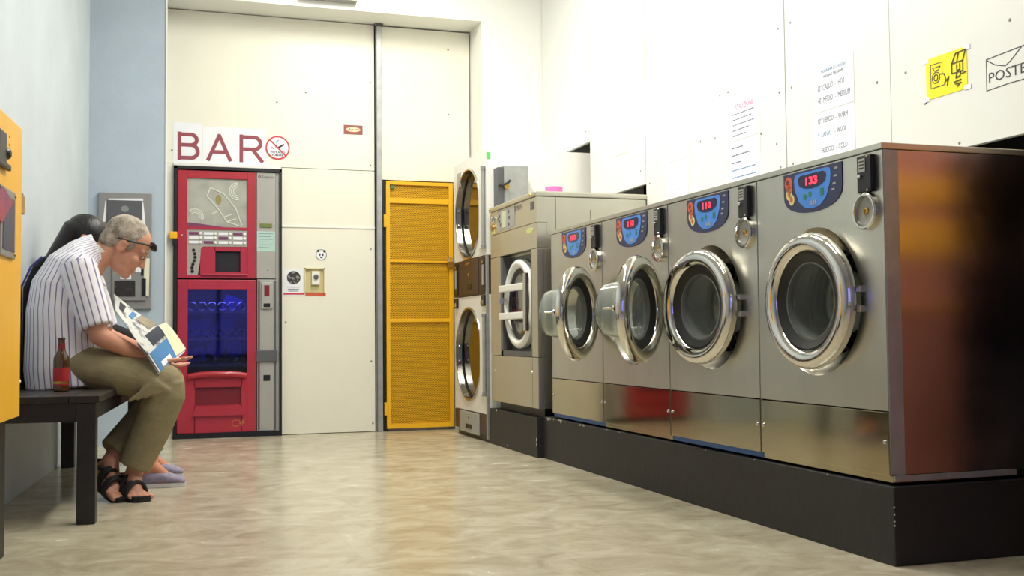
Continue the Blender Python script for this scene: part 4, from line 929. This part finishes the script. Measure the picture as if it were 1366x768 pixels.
# ================================================================== people
def fuse(mb, name, m, parent, vox=0.007, it=4, fac=0.5, keep=None):
    me = bpy.data.meshes.new('tmp'); me.from_pydata([tuple(v) for v in mb.v], [], mb.f); me.update()
    bm = bmesh.new(); bm.from_mesh(me); bmesh.ops.recalc_face_normals(bm, faces=bm.faces[:]); bm.to_mesh(me); bm.free()
    o = bpy.data.objects.new('tmp', me); COL.objects.link(o)
    r = o.modifiers.new('r', 'REMESH'); r.mode = 'VOXEL'; r.voxel_size = vox
    s = o.modifiers.new('s', 'SMOOTH'); s.iterations = it; s.factor = fac
    bpy.context.view_layer.update()
    out = bpy.data.meshes.new_from_object(o.evaluated_get(bpy.context.evaluated_depsgraph_get()))
    bpy.data.objects.remove(o)
    if keep is not None:
        bm = bmesh.new(); bm.from_mesh(out)
        bmesh.ops.delete(bm, geom=[v for v in bm.verts if not keep(v.co)], context='VERTS'); bm.to_mesh(out); bm.free()
    og = ORG[parent.name]
    out.transform(Matrix.Translation(-og))
    out.polygons.foreach_set('use_smooth', [True] * len(out.polygons)); out.materials.clear(); out.materials.append(m); out.name = name
    q = bpy.data.objects.new(name, out); COL.objects.link(q); q.parent = parent; ORG[q.name] = og
    return q
def head_frame(c, pitch, yaw=0.0):
    f = Vector((math.cos(pitch) * math.cos(yaw), math.cos(pitch) * math.sin(yaw), -math.sin(pitch)))
    l_ = Vector((-math.sin(yaw), math.cos(yaw), 0)); u_ = f.cross(l_)
    R = Matrix((f, l_, u_)).transposed(); c = Vector(c)
    return R, (lambda x, y, z: c + R @ Vector((x, y, z)))
def add_head(mb, c, pitch, yaw=0.0, k=1.0):
    R, P = head_frame(c, pitch, yaw)
    def e(x, y, z, a, b, d): mb.ell(P(x * k, y * k, z * k), (a * k, b * k, d * k), R, 20, 14)
    e(-0.012, 0, 0.035, 0.099, 0.077, 0.085); e(0.020, 0, -0.030, 0.070, 0.063, 0.085); e(0.030, 0, -0.082, 0.050, 0.050, 0.036)
    e(0.066, 0, -0.104, 0.022, 0.024, 0.017)
    mb.cap(P(0.090 * k, 0, 0.004 * k), P(0.104 * k, 0, -0.032 * k), 0.008 * k, 0.011 * k, 12)
    for s in (-1, 1):
        mb.cap(P(0.083 * k, s * 0.008 * k, 0.020 * k), P(0.070 * k, s * 0.046 * k, 0.018 * k), 0.011 * k, 0.010 * k, 10)
        e(0.062, s * 0.040, -0.030, 0.024, 0.020, 0.022)
        e(-0.012, s * 0.079, -0.012, 0.021, 0.008, 0.034); e(-0.012, s * 0.084, 0.008, 0.022, 0.008, 0.014)
        e(0.096, s * 0.010, -0.035, 0.009, 0.007, 0.006)
    mb.cap(P(0.086 * k, -0.020 * k, -0.066 * k), P(0.086 * k, 0.020 * k, -0.066 * k), 0.008 * k, 0.008 * k, 10)
    mb.cap(P(0.083 * k, -0.016 * k, -0.080 * k), P(0.083 * k, 0.016 * k, -0.080 * k), 0.009 * k, 0.009 * k, 10)
    return R, P
def hand(mb, wrist, direction, up, thumb_side, curl=0.35, k=1.0):
    # palm + five fingers; direction: along the fingers, up: back of the hand, thumb_side: vector to the thumb
    w = Vector(wrist); d = Vector(direction).normalized(); u = Vector(up); u = (u - d * u.dot(d)).normalized(); s = d.cross(u)
    if s.dot(Vector(thumb_side)) < 0: s = -s
    for i in range(4):
        o_ = (i - 1.5) * 0.019 * k
        mb.cap(w + d * 0.01 * k - s * o_ * 0.6, w + d * 0.082 * k - s * o_, 0.015 * k, 0.0115 * k, 10)
    for i, L in enumerate((0.070, 0.078, 0.072, 0.056)):      # index .. little
        o_ = (i - 1.5) * 0.0195 * k
        p = w + d * 0.084 * k - s * o_; a = 0.0; rad = 0.0092 * k
        for q, fr_ in enumerate((0.45, 0.32, 0.23)):
            a += curl * (0.6 if q == 0 else 1.0)
            n_ = p + (d * math.cos(a) - u * math.sin(a) - s * (o_ * 0.6)) .normalized() * L * fr_ * k
            mb.cap(p, n_, rad, rad * 0.93, 10); p = n_; rad *= 0.92
    p = w + d * 0.022 * k + s * 0.022 * k
    q = p + (d * 0.6 + s * 0.7 - u * 0.25).normalized() * 0.042 * k; r_ = q + (d * 0.9 + s * 0.25 - u * 0.35).normalized() * 0.030 * k
    z = r_ + (d * 1.0 - u * 0.35).normalized() * 0.024 * k
    mb.cap(p, q, 0.0145 * k, 0.011 * k, 10).cap(q, r_, 0.011 * k, 0.010 * k, 10).cap(r_, z, 0.010 * k, 0.0085 * k, 10)
def foot(mb, ankle, heel, toe, k=1.0, toes=True):
    a = Vector(ankle); h = Vector(heel); t_ = Vector(toe); d = (t_ - h).normalized(); s = d.cross(Vector((0, 0, 1))).normalized()
    ball = h + (t_ - h) * 0.68
    mb.cap(a, h + Vector((0, 0, 0.034)), 0.036 * k, 0.034 * k)
    mb.cap(a + d * 0.01, ball + Vector((0, 0, 0.024)), 0.036 * k, 0.026 * k)
    for o_ in (-0.018, 0.018): mb.cap(h + Vector((0, 0, 0.030)) + s * o_ * 0.5, ball + Vector((0, 0, 0.020)) + s * o_, 0.028 * k, 0.022 * k)
    if toes:
        for i, L in enumerate((1.0, 0.98, 0.92, 0.84, 0.74)):
            o_ = (i - 1.8) * 0.0185 * k * TOE_SIGN
            p = ball + s * o_ + Vector((0, 0, 0.018)); e_ = p + d * ((t_ - ball).length * L - 0.01) + s * o_ * 0.1 + Vector((0, 0, -0.006))
            r_ = 0.013 if i == 0 else 0.0098 - 0.0005 * i
            mb.cap(p, e_, r_ * k, r_ * k * 0.95, 10)

# ---- man
MY = 5.02
t = thing('person', (-0.37, MY, 0.47), 'person in striped shirt and khaki trousers bent over a newspaper on the bench', 'person')
mb = MB()
HC = (-0.122, MY, 1.078); PH = math.radians(36)
R, P = add_head(mb, HC, PH)
mb.loft([((-0.275, MY, 1.00), 0.075, 0.085), ((-0.245, MY, 1.03), 0.062, 0.064), ((-0.20, MY, 1.055), 0.056, 0.056), ((-0.15, MY, 1.06), 0.052, 0.052)])
mb.loft([((-0.36, MY, 0.56), 0.11, 0.15), ((-0.37, MY, 0.70), 0.115, 0.155), ((-0.37, MY, 0.84), 0.115, 0.165), ((-0.335, MY, 0.95), 0.10, 0.165), ((-0.285, MY, 1.01), 0.06, 0.09)])
for s, (sh, el, wr, hd) in ((-1, ((-0.300, 4.855, 0.955), (-0.222, 4.815, 0.690), (-0.015, 4.905, 0.580), (1, 0.32, -0.22))), (1, ((-0.300, 5.185, 0.955), (-0.215, 5.235, 0.690), (0.00, 5.135, 0.600), (1, -0.3, -0.2)))):
    mb.cap((-0.31, MY + s * 0.09, 0.965), sh, 0.07, 0.062).cap(sh, el, 0.052, 0.041).cap(el, wr, 0.041, 0.026)
    hand(mb, wr, hd, (0, 0, -1), (0, -s * 0.2 + 0, 1) if False else (0, s * 1.0, 0), curl=0.22)
legs = (((-0.36, 4.915, 0.565), (0.055, 4.885, 0.492), (-0.085, 4.905, 0.105)), ((-0.36, 5.125, 0.565), (0.065, 5.115, 0.492), (-0.185, 4.985, 0.150)))
for h_, k_, an in legs: mb.cap(h_, k_, 0.080, 0.058).cap(k_, an, 0.056, 0.036)
TOE_SIGN = 1
foot(mb, (-0.090, 4.905, 0.095), (-0.145, 4.965, 0.006), (-0.040, 4.790, 0.006)); TOE_SIGN = -1
foot(mb, (-0.185, 4.985, 0.145), (-0.235, 5.02, 0.065), (-0.125, 4.815, 0.004)); TOE_SIGN = 1
body = fuse(mb, 'body', M_skin, t, 0.0052, 3, 0.5)
hr = MB(); hr.ell(P(-0.026, 0, 0.043), (0.0985, 0.0815, 0.0860), R, 36, 24).ell(P(-0.066, 0, -0.01), (0.052, 0.066, 0.066), R, 24, 16)
for s in (-1, 1): hr.ell(P(0.014, s * 0.066, 0.018), (0.018, 0.010, 0.036), R, 14, 10)
fuse(hr, 'hair', M_greyhair, t, 0.005, 2)
for s in (-1, 1):
    ey = MB().ell(P(0.083, s * 0.030, -0.002), (0.007, 0.011, 0.0045), R, 12, 8).build('eye', M_greyl, t, True)
    MB().ell(P(0.088, s * 0.030, -0.003), (0.005, 0.006, 0.005), R, 10, 6).build('iris', M_brown, ey, True)
    MB().tube([P(0.086, s * 0.014, 0.027), P(0.087, s * 0.03, 0.031), P(0.078, s * 0.046, 0.027)], 0.0045, 6).build('eyebrow', M_greyhair, t, True)
# shirt
sb = MB()
spine = [((-0.355, MY, 0.475), 0.165, 0.205), ((-0.362, MY, 0.56), 0.168, 0.205), ((-0.366, MY, 0.68), 0.160, 0.198), ((-0.372, MY, 0.80), 0.150, 0.195), ((-0.365, MY, 0.90), 0.138, 0.195), ((-0.335, MY, 0.98), 0.112, 0.180), ((-0.288, MY, 1.035), 0.086, 0.125), ((-0.258, MY, 1.055), 0.076, 0.082), ((-0.235, MY, 1.065), 0.072, 0.074)]
sb.loft(spine, 32)
for s, sh, el in ((-1, (-0.302, 4.850, 0.965), (-0.232, 4.812, 0.728)), (1, (-0.302, 5.19, 0.965), (-0.225, 5.232, 0.728))):
    sb.cap((-0.33, MY + s * 0.08, 0.955), sh, 0.098, 0.074)
    sb.tube([(-0.312, MY + s * 0.15, 0.985), sh, (Vector(sh) + Vector(el)) / 2, el], [0.060, 0.074, 0.071, 0.066], 20)
shirt = fuse(sb, 'shirt', M_shirt, t, 0.0068, 3, 0.5, keep=lambda c: not ((c - Vector((-0.222, MY, 1.075))).length < 0.064))
at = shirt.data.attributes.new('stripe', 'FLOAT', 'POINT'); og = ORG[t.name]
sp_ = [Vector(a[0]) for a in spine]
arm0, arm1 = Vector((-0.302, 0, 0.985)), Vector((-0.225, 0, 0.70)); ad = (arm1 - arm0).normalized(); an_ = Vector((ad.z, 0, -ad.x))
vals = []
for v in shirt.data.vertices:
    c = v.co + og; q = Vector((c.x, MY, c.z)); best = (9e9, 0)
    ra = math.hypot(c.x - (arm0 + ad * max(0, (Vector((c.x, 0, c.z)) - arm0).dot(ad))).x, 0)
    al = (Vector((c.x, 0, c.z)) - arm0).dot(ad); pe = (Vector((c.x, 0, c.z)) - arm0).dot(an_)
    if abs(c.y - MY) > 0.165 and abs(pe) < 0.085 and -0.02 < al < 0.36 and abs(c.y - MY) + 0.0 > 0.20 - 0.12 * max(0, 0.1 - al):
        vals.append(pe + 0.004); continue
    for a, b in zip(sp_[:-1], sp_[1:]):
        ab = b - a; u_ = max(0, min(1, (q - a).dot(ab) / ab.length_squared)); pp = a + ab * u_; dd = (q - pp)
        if dd.length < best[0]:
            tn = ab.normalized(); best = (dd.length, dd.dot(Vector((tn.z, 0, -tn.x))))
    sgn = -1 if c.y < MY else 1
    r_ = max(0.03, math.hypot(best[1], (c.y - MY) * 0.8)); ang = math.atan2(best[1], abs(c.y - MY) * 0.8)
    vals.append(ang * 0.165)
at.data.foreach_set('value', vals)
# collar
MB().lathe([(0, 0.070), (0.03, 0.064), (0.045, 0.066)], (0, 0, 0), 'z', 28).build('collar', M_white, t, True, org=Vector((0, 0, 0))).matrix_local = Matrix.Translation(Vector((-0.262, MY, 1.045)) - og) @ Matrix.Rotation(math.radians(48), 4, 'Y')
# trousers
tb = MB()
tb.loft([((-0.37, MY, 0.475), 0.135, 0.20), ((-0.365, MY, 0.56), 0.14, 0.20), ((-0.36, MY, 0.62), 0.13, 0.185)])
(h1, k1, a1), (h2, k2, a2) = legs
tb.cap((-0.34, h1[1], 0.572), (0.030, 4.875, 0.494), 0.098, 0.082, 20).tube([(0.042, 4.875, 0.50), (0.040, 4.88, 0.44), (-0.01, 4.89, 0.30), (-0.085, 4.905, 0.135)], [0.078, 0.086, 0.080, 0.068], 20)
tb.cap((-0.34, h2[1], 0.572), (0.038, 5.115, 0.496), 0.098, 0.080, 20).tube([(0.05, 5.11, 0.50), (0.045, 5.10, 0.44), (-0.06, 5.05, 0.30), (-0.17, 4.995, 0.19)], [0.076, 0.084, 0.080, 0.068], 20)
# creases
for i in range(5): tb.cap((-0.10 + i * 0.03, 4.80, 0.42 + i * 0.006), (0.0 + i * 0.012, 4.795, 0.50 - i * 0.01), 0.008, 0.011, 8)
fuse(tb, 'trousers', M_khaki, t, 0.0065, 3, 0.5)
MB().loft([((-0.36, MY, 0.600), 0.14, 0.195), ((-0.36, MY, 0.630), 0.138, 0.192)]).build('belt', M_brown, t, True)
# sandals
def sandal(heel, toe, name='sandal'):
    h = Vector(heel); q = Vector(toe); d = (q - h); L = d.length; dn = d.normalized(); s = dn.cross(Vector((0, 0, 1))).normalized(); u = s.cross(dn)
    vs = []
    ol = [(-0.02, 0.030), (0.05, 0.036), (0.12, 0.040), (0.18, 0.047), (0.225, 0.042), (0.25, 0.022)]
    out = [h + dn * a * L / 0.225 + s * b for a, b in ol] + [h + dn * a * L / 0.225 - s * b for a, b in reversed(ol)]
    n = len(out); m_ = MB().add([p + u * 0.006 for p in out] + [p - u * 0.018 for p in out], [tuple(range(n)), tuple(range(2 * n - 1, n - 1, -1))] + [(i, (i + 1) % n, n + (i + 1) % n, n + i) for i in range(n)])
    o = m_.build(name, M_sandal, t)
    def band(a, hh, w):
        c = h + dn * a * L / 0.225
        pts = [c + s * 0.046 * math.cos(x) * w + u * (hh * math.sin(x)) for x in [PI * i / 10 for i in range(11)]]
        b = MB()
        for e_ in (-0.010, 0.010): b.tube([p + dn * e_ for p in pts], 0.009, 8)
        b.build('strap', M_sandal, o, True)
    band(0.155, 0.060, 1.02); band(0.10, 0.082, 0.98)
    c = h + dn * 0.005 + u * 0.072
    MB().tube([c + (dn * math.cos(x) * 0.045 + s * math.sin(x) * 0.044) + dn * 0.01 for x in [2 * PI * i / 16 for i in range(17)]], 0.010, 8).build('strap', M_sandal, o, True)
sandal((-0.145, 4.965, 0.020), (-0.049, 4.800, 0.018)); sandal((-0.235, 5.02, 0.076), (-0.132, 4.828, 0.018))
# sunglasses pushed up on the head
sg = thing('sunglasses', tuple(P(0.08, 0, 0.07)), 'dark wrap sunglasses pushed up on the grey-haired head', 'sunglasses')
for s in (-1, 1):
    MB().tube([P(-0.045, s * 0.086, 0.006), P(0.0, s * 0.087, 0.022), P(0.05, s * 0.080, 0.046), P(0.082, s * 0.062, 0.060)], 0.0042, 8).build('temple', M_black, sg, True)
    MB().ell(P(0.088, s * 0.036, 0.066), (0.008, 0.034, 0.016), R @ Matrix.Rotation(s * -0.6, 3, 'Z') @ Matrix.Rotation(-0.5, 3, 'Y'), 16, 10).build('lens', M_blackm, sg, True)
MB().tube([P(0.094, -0.012, 0.070), P(0.098, 0, 0.072), P(0.094, 0.012, 0.070)], 0.004, 8).build('bridge', M_black, sg, True)

# ---- newspaper
nt_ = thing('newspaper', (0.0, 4.98, 0.58), 'open newspaper with blue advert held over the knees of the striped-shirt reader', 'newspaper')
def page(Lp, Rp, name, m, v0=0.0, v1=1.0, u0=0.0, u1=1.0, off=0.0, parent=nt_, n=14):
    def cr(pts, tt):
        k = tt * (len(pts) - 1); i = min(int(k), len(pts) - 2); f = k - i
        p0 = Vector(pts[max(i - 1, 0)]); p1 = Vector(pts[i]); p2 = Vector(pts[i + 1]); p3 = Vector(pts[min(i + 2, len(pts) - 1)])
        return 0.5 * ((2 * p1) + (p2 - p0) * f + (2 * p0 - 5 * p1 + 4 * p2 - p3) * f * f + (3 * p1 - p0 - 3 * p2 + p3) * f ** 3)
    vs = []; fs = []; M_ = 6
    for i in range(n + 1):
        a = cr(Lp, v0 + (v1 - v0) * i / n); b = cr(Rp, v0 + (v1 - v0) * i / n)
        for j in range(M_ + 1): vs.append(a.lerp(b, u0 + (u1 - u0) * j / M_))
    w_ = M_ + 1
    for i in range(n):
        for j in range(M_): fs.append((i * w_ + j, i * w_ + j + 1, (i + 1) * w_ + j + 1, (i + 1) * w_ + j))
    mm = MB().add(vs, fs); 
    # thickness
    nv = len(vs); nrm = []
    for i in range(n + 1):
        for j in range(w_):
            a = vs[min(i + 1, n) * w_ + j] - vs[max(i - 1, 0) * w_ + j]; b = vs[i * w_ + min(j + 1, M_)] - vs[i * w_ + max(j - 1, 0)]
            nn_ = a.cross(b).normalized()
            if nn_.dot(Vector((0, -1, 0.0)) ) < 0: nn_ = -nn_
            nrm.append(nn_)
    mm = MB().add([v + nrm[i] * (off + 0.001) for i, v in enumerate(vs)], fs).add([v + nrm[i] * (off - 0.001) for i, v in enumerate(vs)], fs)
    return mm.build(name, m, parent, True)
NL = [(0.017, 4.790, 0.534), (-0.031, 4.790, 0.612), (-0.073, 4.800, 0.666), (-0.118, 4.830, 0.735), (-0.161, 4.880, 0.796)]
NR = [(0.088, 4.930, 0.596), (0.045, 4.960, 0.684), (0.011, 4.990, 0.733), (-0.071, 5.040, 0.787), (-0.174, 5.060, 0.873)]
fp = page(NL, NR, 'front_page', M_newsgrey)
page(NL, NR, 'blue_advert', M_newsblue, 0.01, 0.24, 0.06, 0.97, 0.0022, fp)
page(NL, NR, 'news_picture', M_newsdark, 0.28, 0.50, 0.35, 0.97, 0.0022, fp)
page(NL, NR, 'news_picture', M_newstan, 0.53, 0.72, 0.62, 0.99, 0.0022, fp)
page(NL, NR, 'news_picture', M_newsblue, 0.75, 0.80, 0.45, 0.85, 0.0022, fp)
page(NL, NR, 'news_picture', M_newsdark, 0.86, 0.92, 0.35, 0.8, 0.0022, fp)
page(NL, NR, 'headline', M_paper, 0.04, 0.10, 0.25, 0.75, 0.0036, fp)
NL2 = [(0.079, 4.935, 0.596), (0.045, 4.965, 0.681), (0.011, 4.995, 0.733)]
NR2 = [(0.128, 5.04, 0.630), (0.081, 5.08, 0.704), (0.043, 5.10, 0.748)]
page(NL2, NR2, 'back_page', M_newsyel)
page([(0.017, 4.789, 0.530), (-0.028, 4.79, 0.605), (-0.07, 4.80, 0.66)], [(0.128, 5.035, 0.622), (0.085, 5.05, 0.68), (0.03, 5.07, 0.73)], 'under_page', M_paper, off=-0.006)

# ---- woman behind
WY = 5.52
DXW = 0.09
t = thing('person', (-0.44, WY, 0.47), 'person with long black hair in dark clothes seated behind the striped-shirt reader', 'person')
mb = MB(); HC2 = (-0.400, WY, 1.140)
R2, P2 = add_head(mb, HC2, math.radians(30), 0.0, 0.94)
mb.loft([((-0.46, WY, 1.0), 0.06, 0.075), ((-0.45, WY, 1.04), 0.05, 0.05), ((-0.425, WY, 1.09), 0.046, 0.046)])
mb.loft([((-0.46, WY, 0.55), 0.10, 0.15), ((-0.48, WY, 0.70), 0.09, 0.125), ((-0.485, WY, 0.84), 0.09, 0.135), ((-0.465, WY, 0.96), 0.08, 0.14), ((-0.44, WY, 1.01), 0.05, 0.07)])
for s in (-1, 1):
    sh = (-0.445, WY + s * 0.155, 0.955); el = (-0.33, WY + s * 0.19, 0.72); wr = (-0.10, WY + s * 0.10, 0.64)
    mb.cap((-0.45, WY + s * 0.07, 0.975), sh, 0.055, 0.05).cap(sh, el, 0.042, 0.035).cap(el, wr, 0.035, 0.022)
    hand(mb, wr, (1, -s * 0.3, -0.15), (0, s * 0.4, 1), (0, -s, 0), curl=0.4, k=0.9)
wlegs = (((-0.43, WY - 0.09, 0.555), (-0.085, WY - 0.20, 0.48), (-0.112, WY - 0.275, 0.095)), ((-0.43, WY + 0.09, 0.555), (-0.085, WY + 0.09, 0.48), (-0.112, WY + 0.08, 0.095)))
for h_, k_, an in wlegs: mb.cap(h_, k_, 0.075, 0.054).cap(k_, an, 0.052, 0.034)
for h_, k_, an in wlegs: foot(mb, an, (an[0] - 0.045, an[1] + 0.012, 0.012), (an[0] + 0.145, an[1] - 0.012, 0.012), 0.85, False)
fuse(mb, 'body', M_skin2, t, 0.0058, 3, 0.5)
hb = MB(); hb.ell(P2(-0.022, 0, 0.036), (0.098, 0.082, 0.086), R2, 28, 18)
hb.loft([(tuple(P2(-0.02, 0, 0.05)), 0.075, 0.08), (tuple(P2(-0.085, 0, 0.01)), 0.05, 0.08), ((-0.535, WY, 1.085), 0.034, 0.085), ((-0.580, WY, 1.01), 0.028, 0.085), ((-0.602, WY, 0.90), 0.022, 0.075), ((-0.608, WY, 0.80), 0.012, 0.05)])
fuse(hb, 'hair', M_blackhair, t, 0.006, 3)
for s in (-1, 1): MB().ell(P2(0.080, s * 0.029, -0.002), (0.006, 0.011, 0.005), R2, 10, 6).build('eye', M_brown, t, True)
cb = MB(); cb.loft([((-0.465, WY, 0.475), 0.135, 0.185), ((-0.47, WY, 0.58), 0.128, 0.170), ((-0.485, WY, 0.70), 0.110, 0.145), ((-0.490, WY, 0.84), 0.106, 0.155), ((-0.468, WY, 0.96), 0.092, 0.150), ((-0.448, WY, 1.005), 0.066, 0.085)])
for s in (-1, 1):
    sh = Vector((-0.445, WY + s * 0.155, 0.955)); el = Vector((-0.33, WY + s * 0.19, 0.72)); wr = Vector((-0.10, WY + s * 0.10, 0.64))
    cb.cap((-0.455, WY + s * 0.06, 0.965), sh, 0.07, 0.062).cap(sh, el, 0.058, 0.05).cap(el, el.lerp(wr, 0.8), 0.05, 0.036)
fuse(cb, 'top', M_blackcloth, t, 0.0075, 3)
MB().tube([(-0.565, 5.37, 0.965), (-0.53, 5.36, 1.01), (-0.48, 5.37, 1.035), (-0.42, 5.39, 1.02), (-0.37, 5.40, 0.93)], 0.011, 8).build('strap', M_strap, t, True)
lb = MB(); lb.loft([((-0.46, WY, 0.475), 0.13, 0.18), ((-0.46, WY, 0.58), 0.12, 0.165)])
for h_, k_, an in wlegs: lb.cap((h_[0], h_[1], 0.555), k_, 0.092, 0.068, 18).tube([k_, Vector(k_).lerp(Vector(an), 0.5), Vector(k_).lerp(Vector(an), 0.82)], [0.068, 0.066, 0.05], 18)
fuse(lb, 'trousers', M_denim, t, 0.0075, 3)
for h_, k_, an in wlegs:
    ax, ay = an[0], an[1]
    sh = MB()
    secs = [((ax - 0.055, ay + 0.010, 0.040), 0.030, 0.030), ((ax - 0.02, ay + 0.008, 0.042), 0.036, 0.035), ((ax + 0.04, ay + 0.002, 0.044), 0.034, 0.040), ((ax + 0.09, ay - 0.003, 0.036), 0.027, 0.044), ((ax + 0.135, ay - 0.008, 0.028), 0.018, 0.036), ((ax + 0.155, ay - 0.010, 0.024), 0.010, 0.018)]
    sh.loft(secs, 20)
    o = fuse(sh, 'shoe', M_lilac, t, 0.006, 3)
    pts = [(ax - 0.075, ay + 0.012, 0.030), (ax - 0.05, ay - 0.024, 0.034), (ax + 0.03, ay - 0.036, 0.042), (ax + 0.10, ay - 0.050, 0.044), (ax + 0.155, ay - 0.03, 0.03)]
    ol = [(ax - 0.088, ay), (ax - 0.07, ay - 0.030), (ax, ay - 0.036), (ax + 0.09, ay - 0.044), (ax + 0.135, ay - 0.036), (ax + 0.160, ay - 0.010), (ax + 0.135, ay + 0.022), (ax + 0.09, ay + 0.036), (ax, ay + 0.036), (ax - 0.06, ay + 0.030)]
    MB().prism(ol, 'z', 0.001, 0.019).build('sole', M_sole, o)

t.location.x += DXW

# ---- dark bag wedged between the reader and the wall
t = thing('black_bag', (-0.55, 5.16, 0.47), 'black bag with purple piping squeezed between the striped-shirt reader and the wall', 'bag')
mb = MB()
pts = [(-0.548, 0.475), (-0.540, 0.60), (-0.540, 0.80), (-0.540, 0.90), (-0.505, 0.985), (-0.46, 1.03)]
mb.loft([((x + 0.012, 5.17, z), 0.020, 0.10) for x, z in pts], 20)
fuse(mb, 'bag_body', M_blackcloth, t, 0.007, 2)
MB().tube([(x - 0.006, 5.075, z + 0.004) for x, z in pts[3:]], 0.0045, 8).build('piping', M_strap, t, True)

# ================================================================== cabinet near the camera, mirrored in the steel side of the nearest washer
t = thing('wooden_cabinet', (2.55, 1.8, 0), 'orange-brown wooden cabinet along the right wall nearer than the washers', 'cabinet')
B(2.36, 2.66, 1.05, 2.24, 0.05, 1.46, bev=0.004).build('carcass', M_wood, t)
B(2.34, 2.665, 1.04, 2.25, 1.462, 1.49, bev=0.004).build('top', M_woody, t)
for z0, z1 in ((1.125, 1.215), (0.94, 1.065), (0.755, 0.770)):
    B(2.345, 2.664, 1.045, 2.255, z0, z1, bev=0.003).build('edge_board', M_woody, t)
B(2.40, 2.64, 1.09, 2.24, 0.0, 0.05).build('foot', M_black, t)
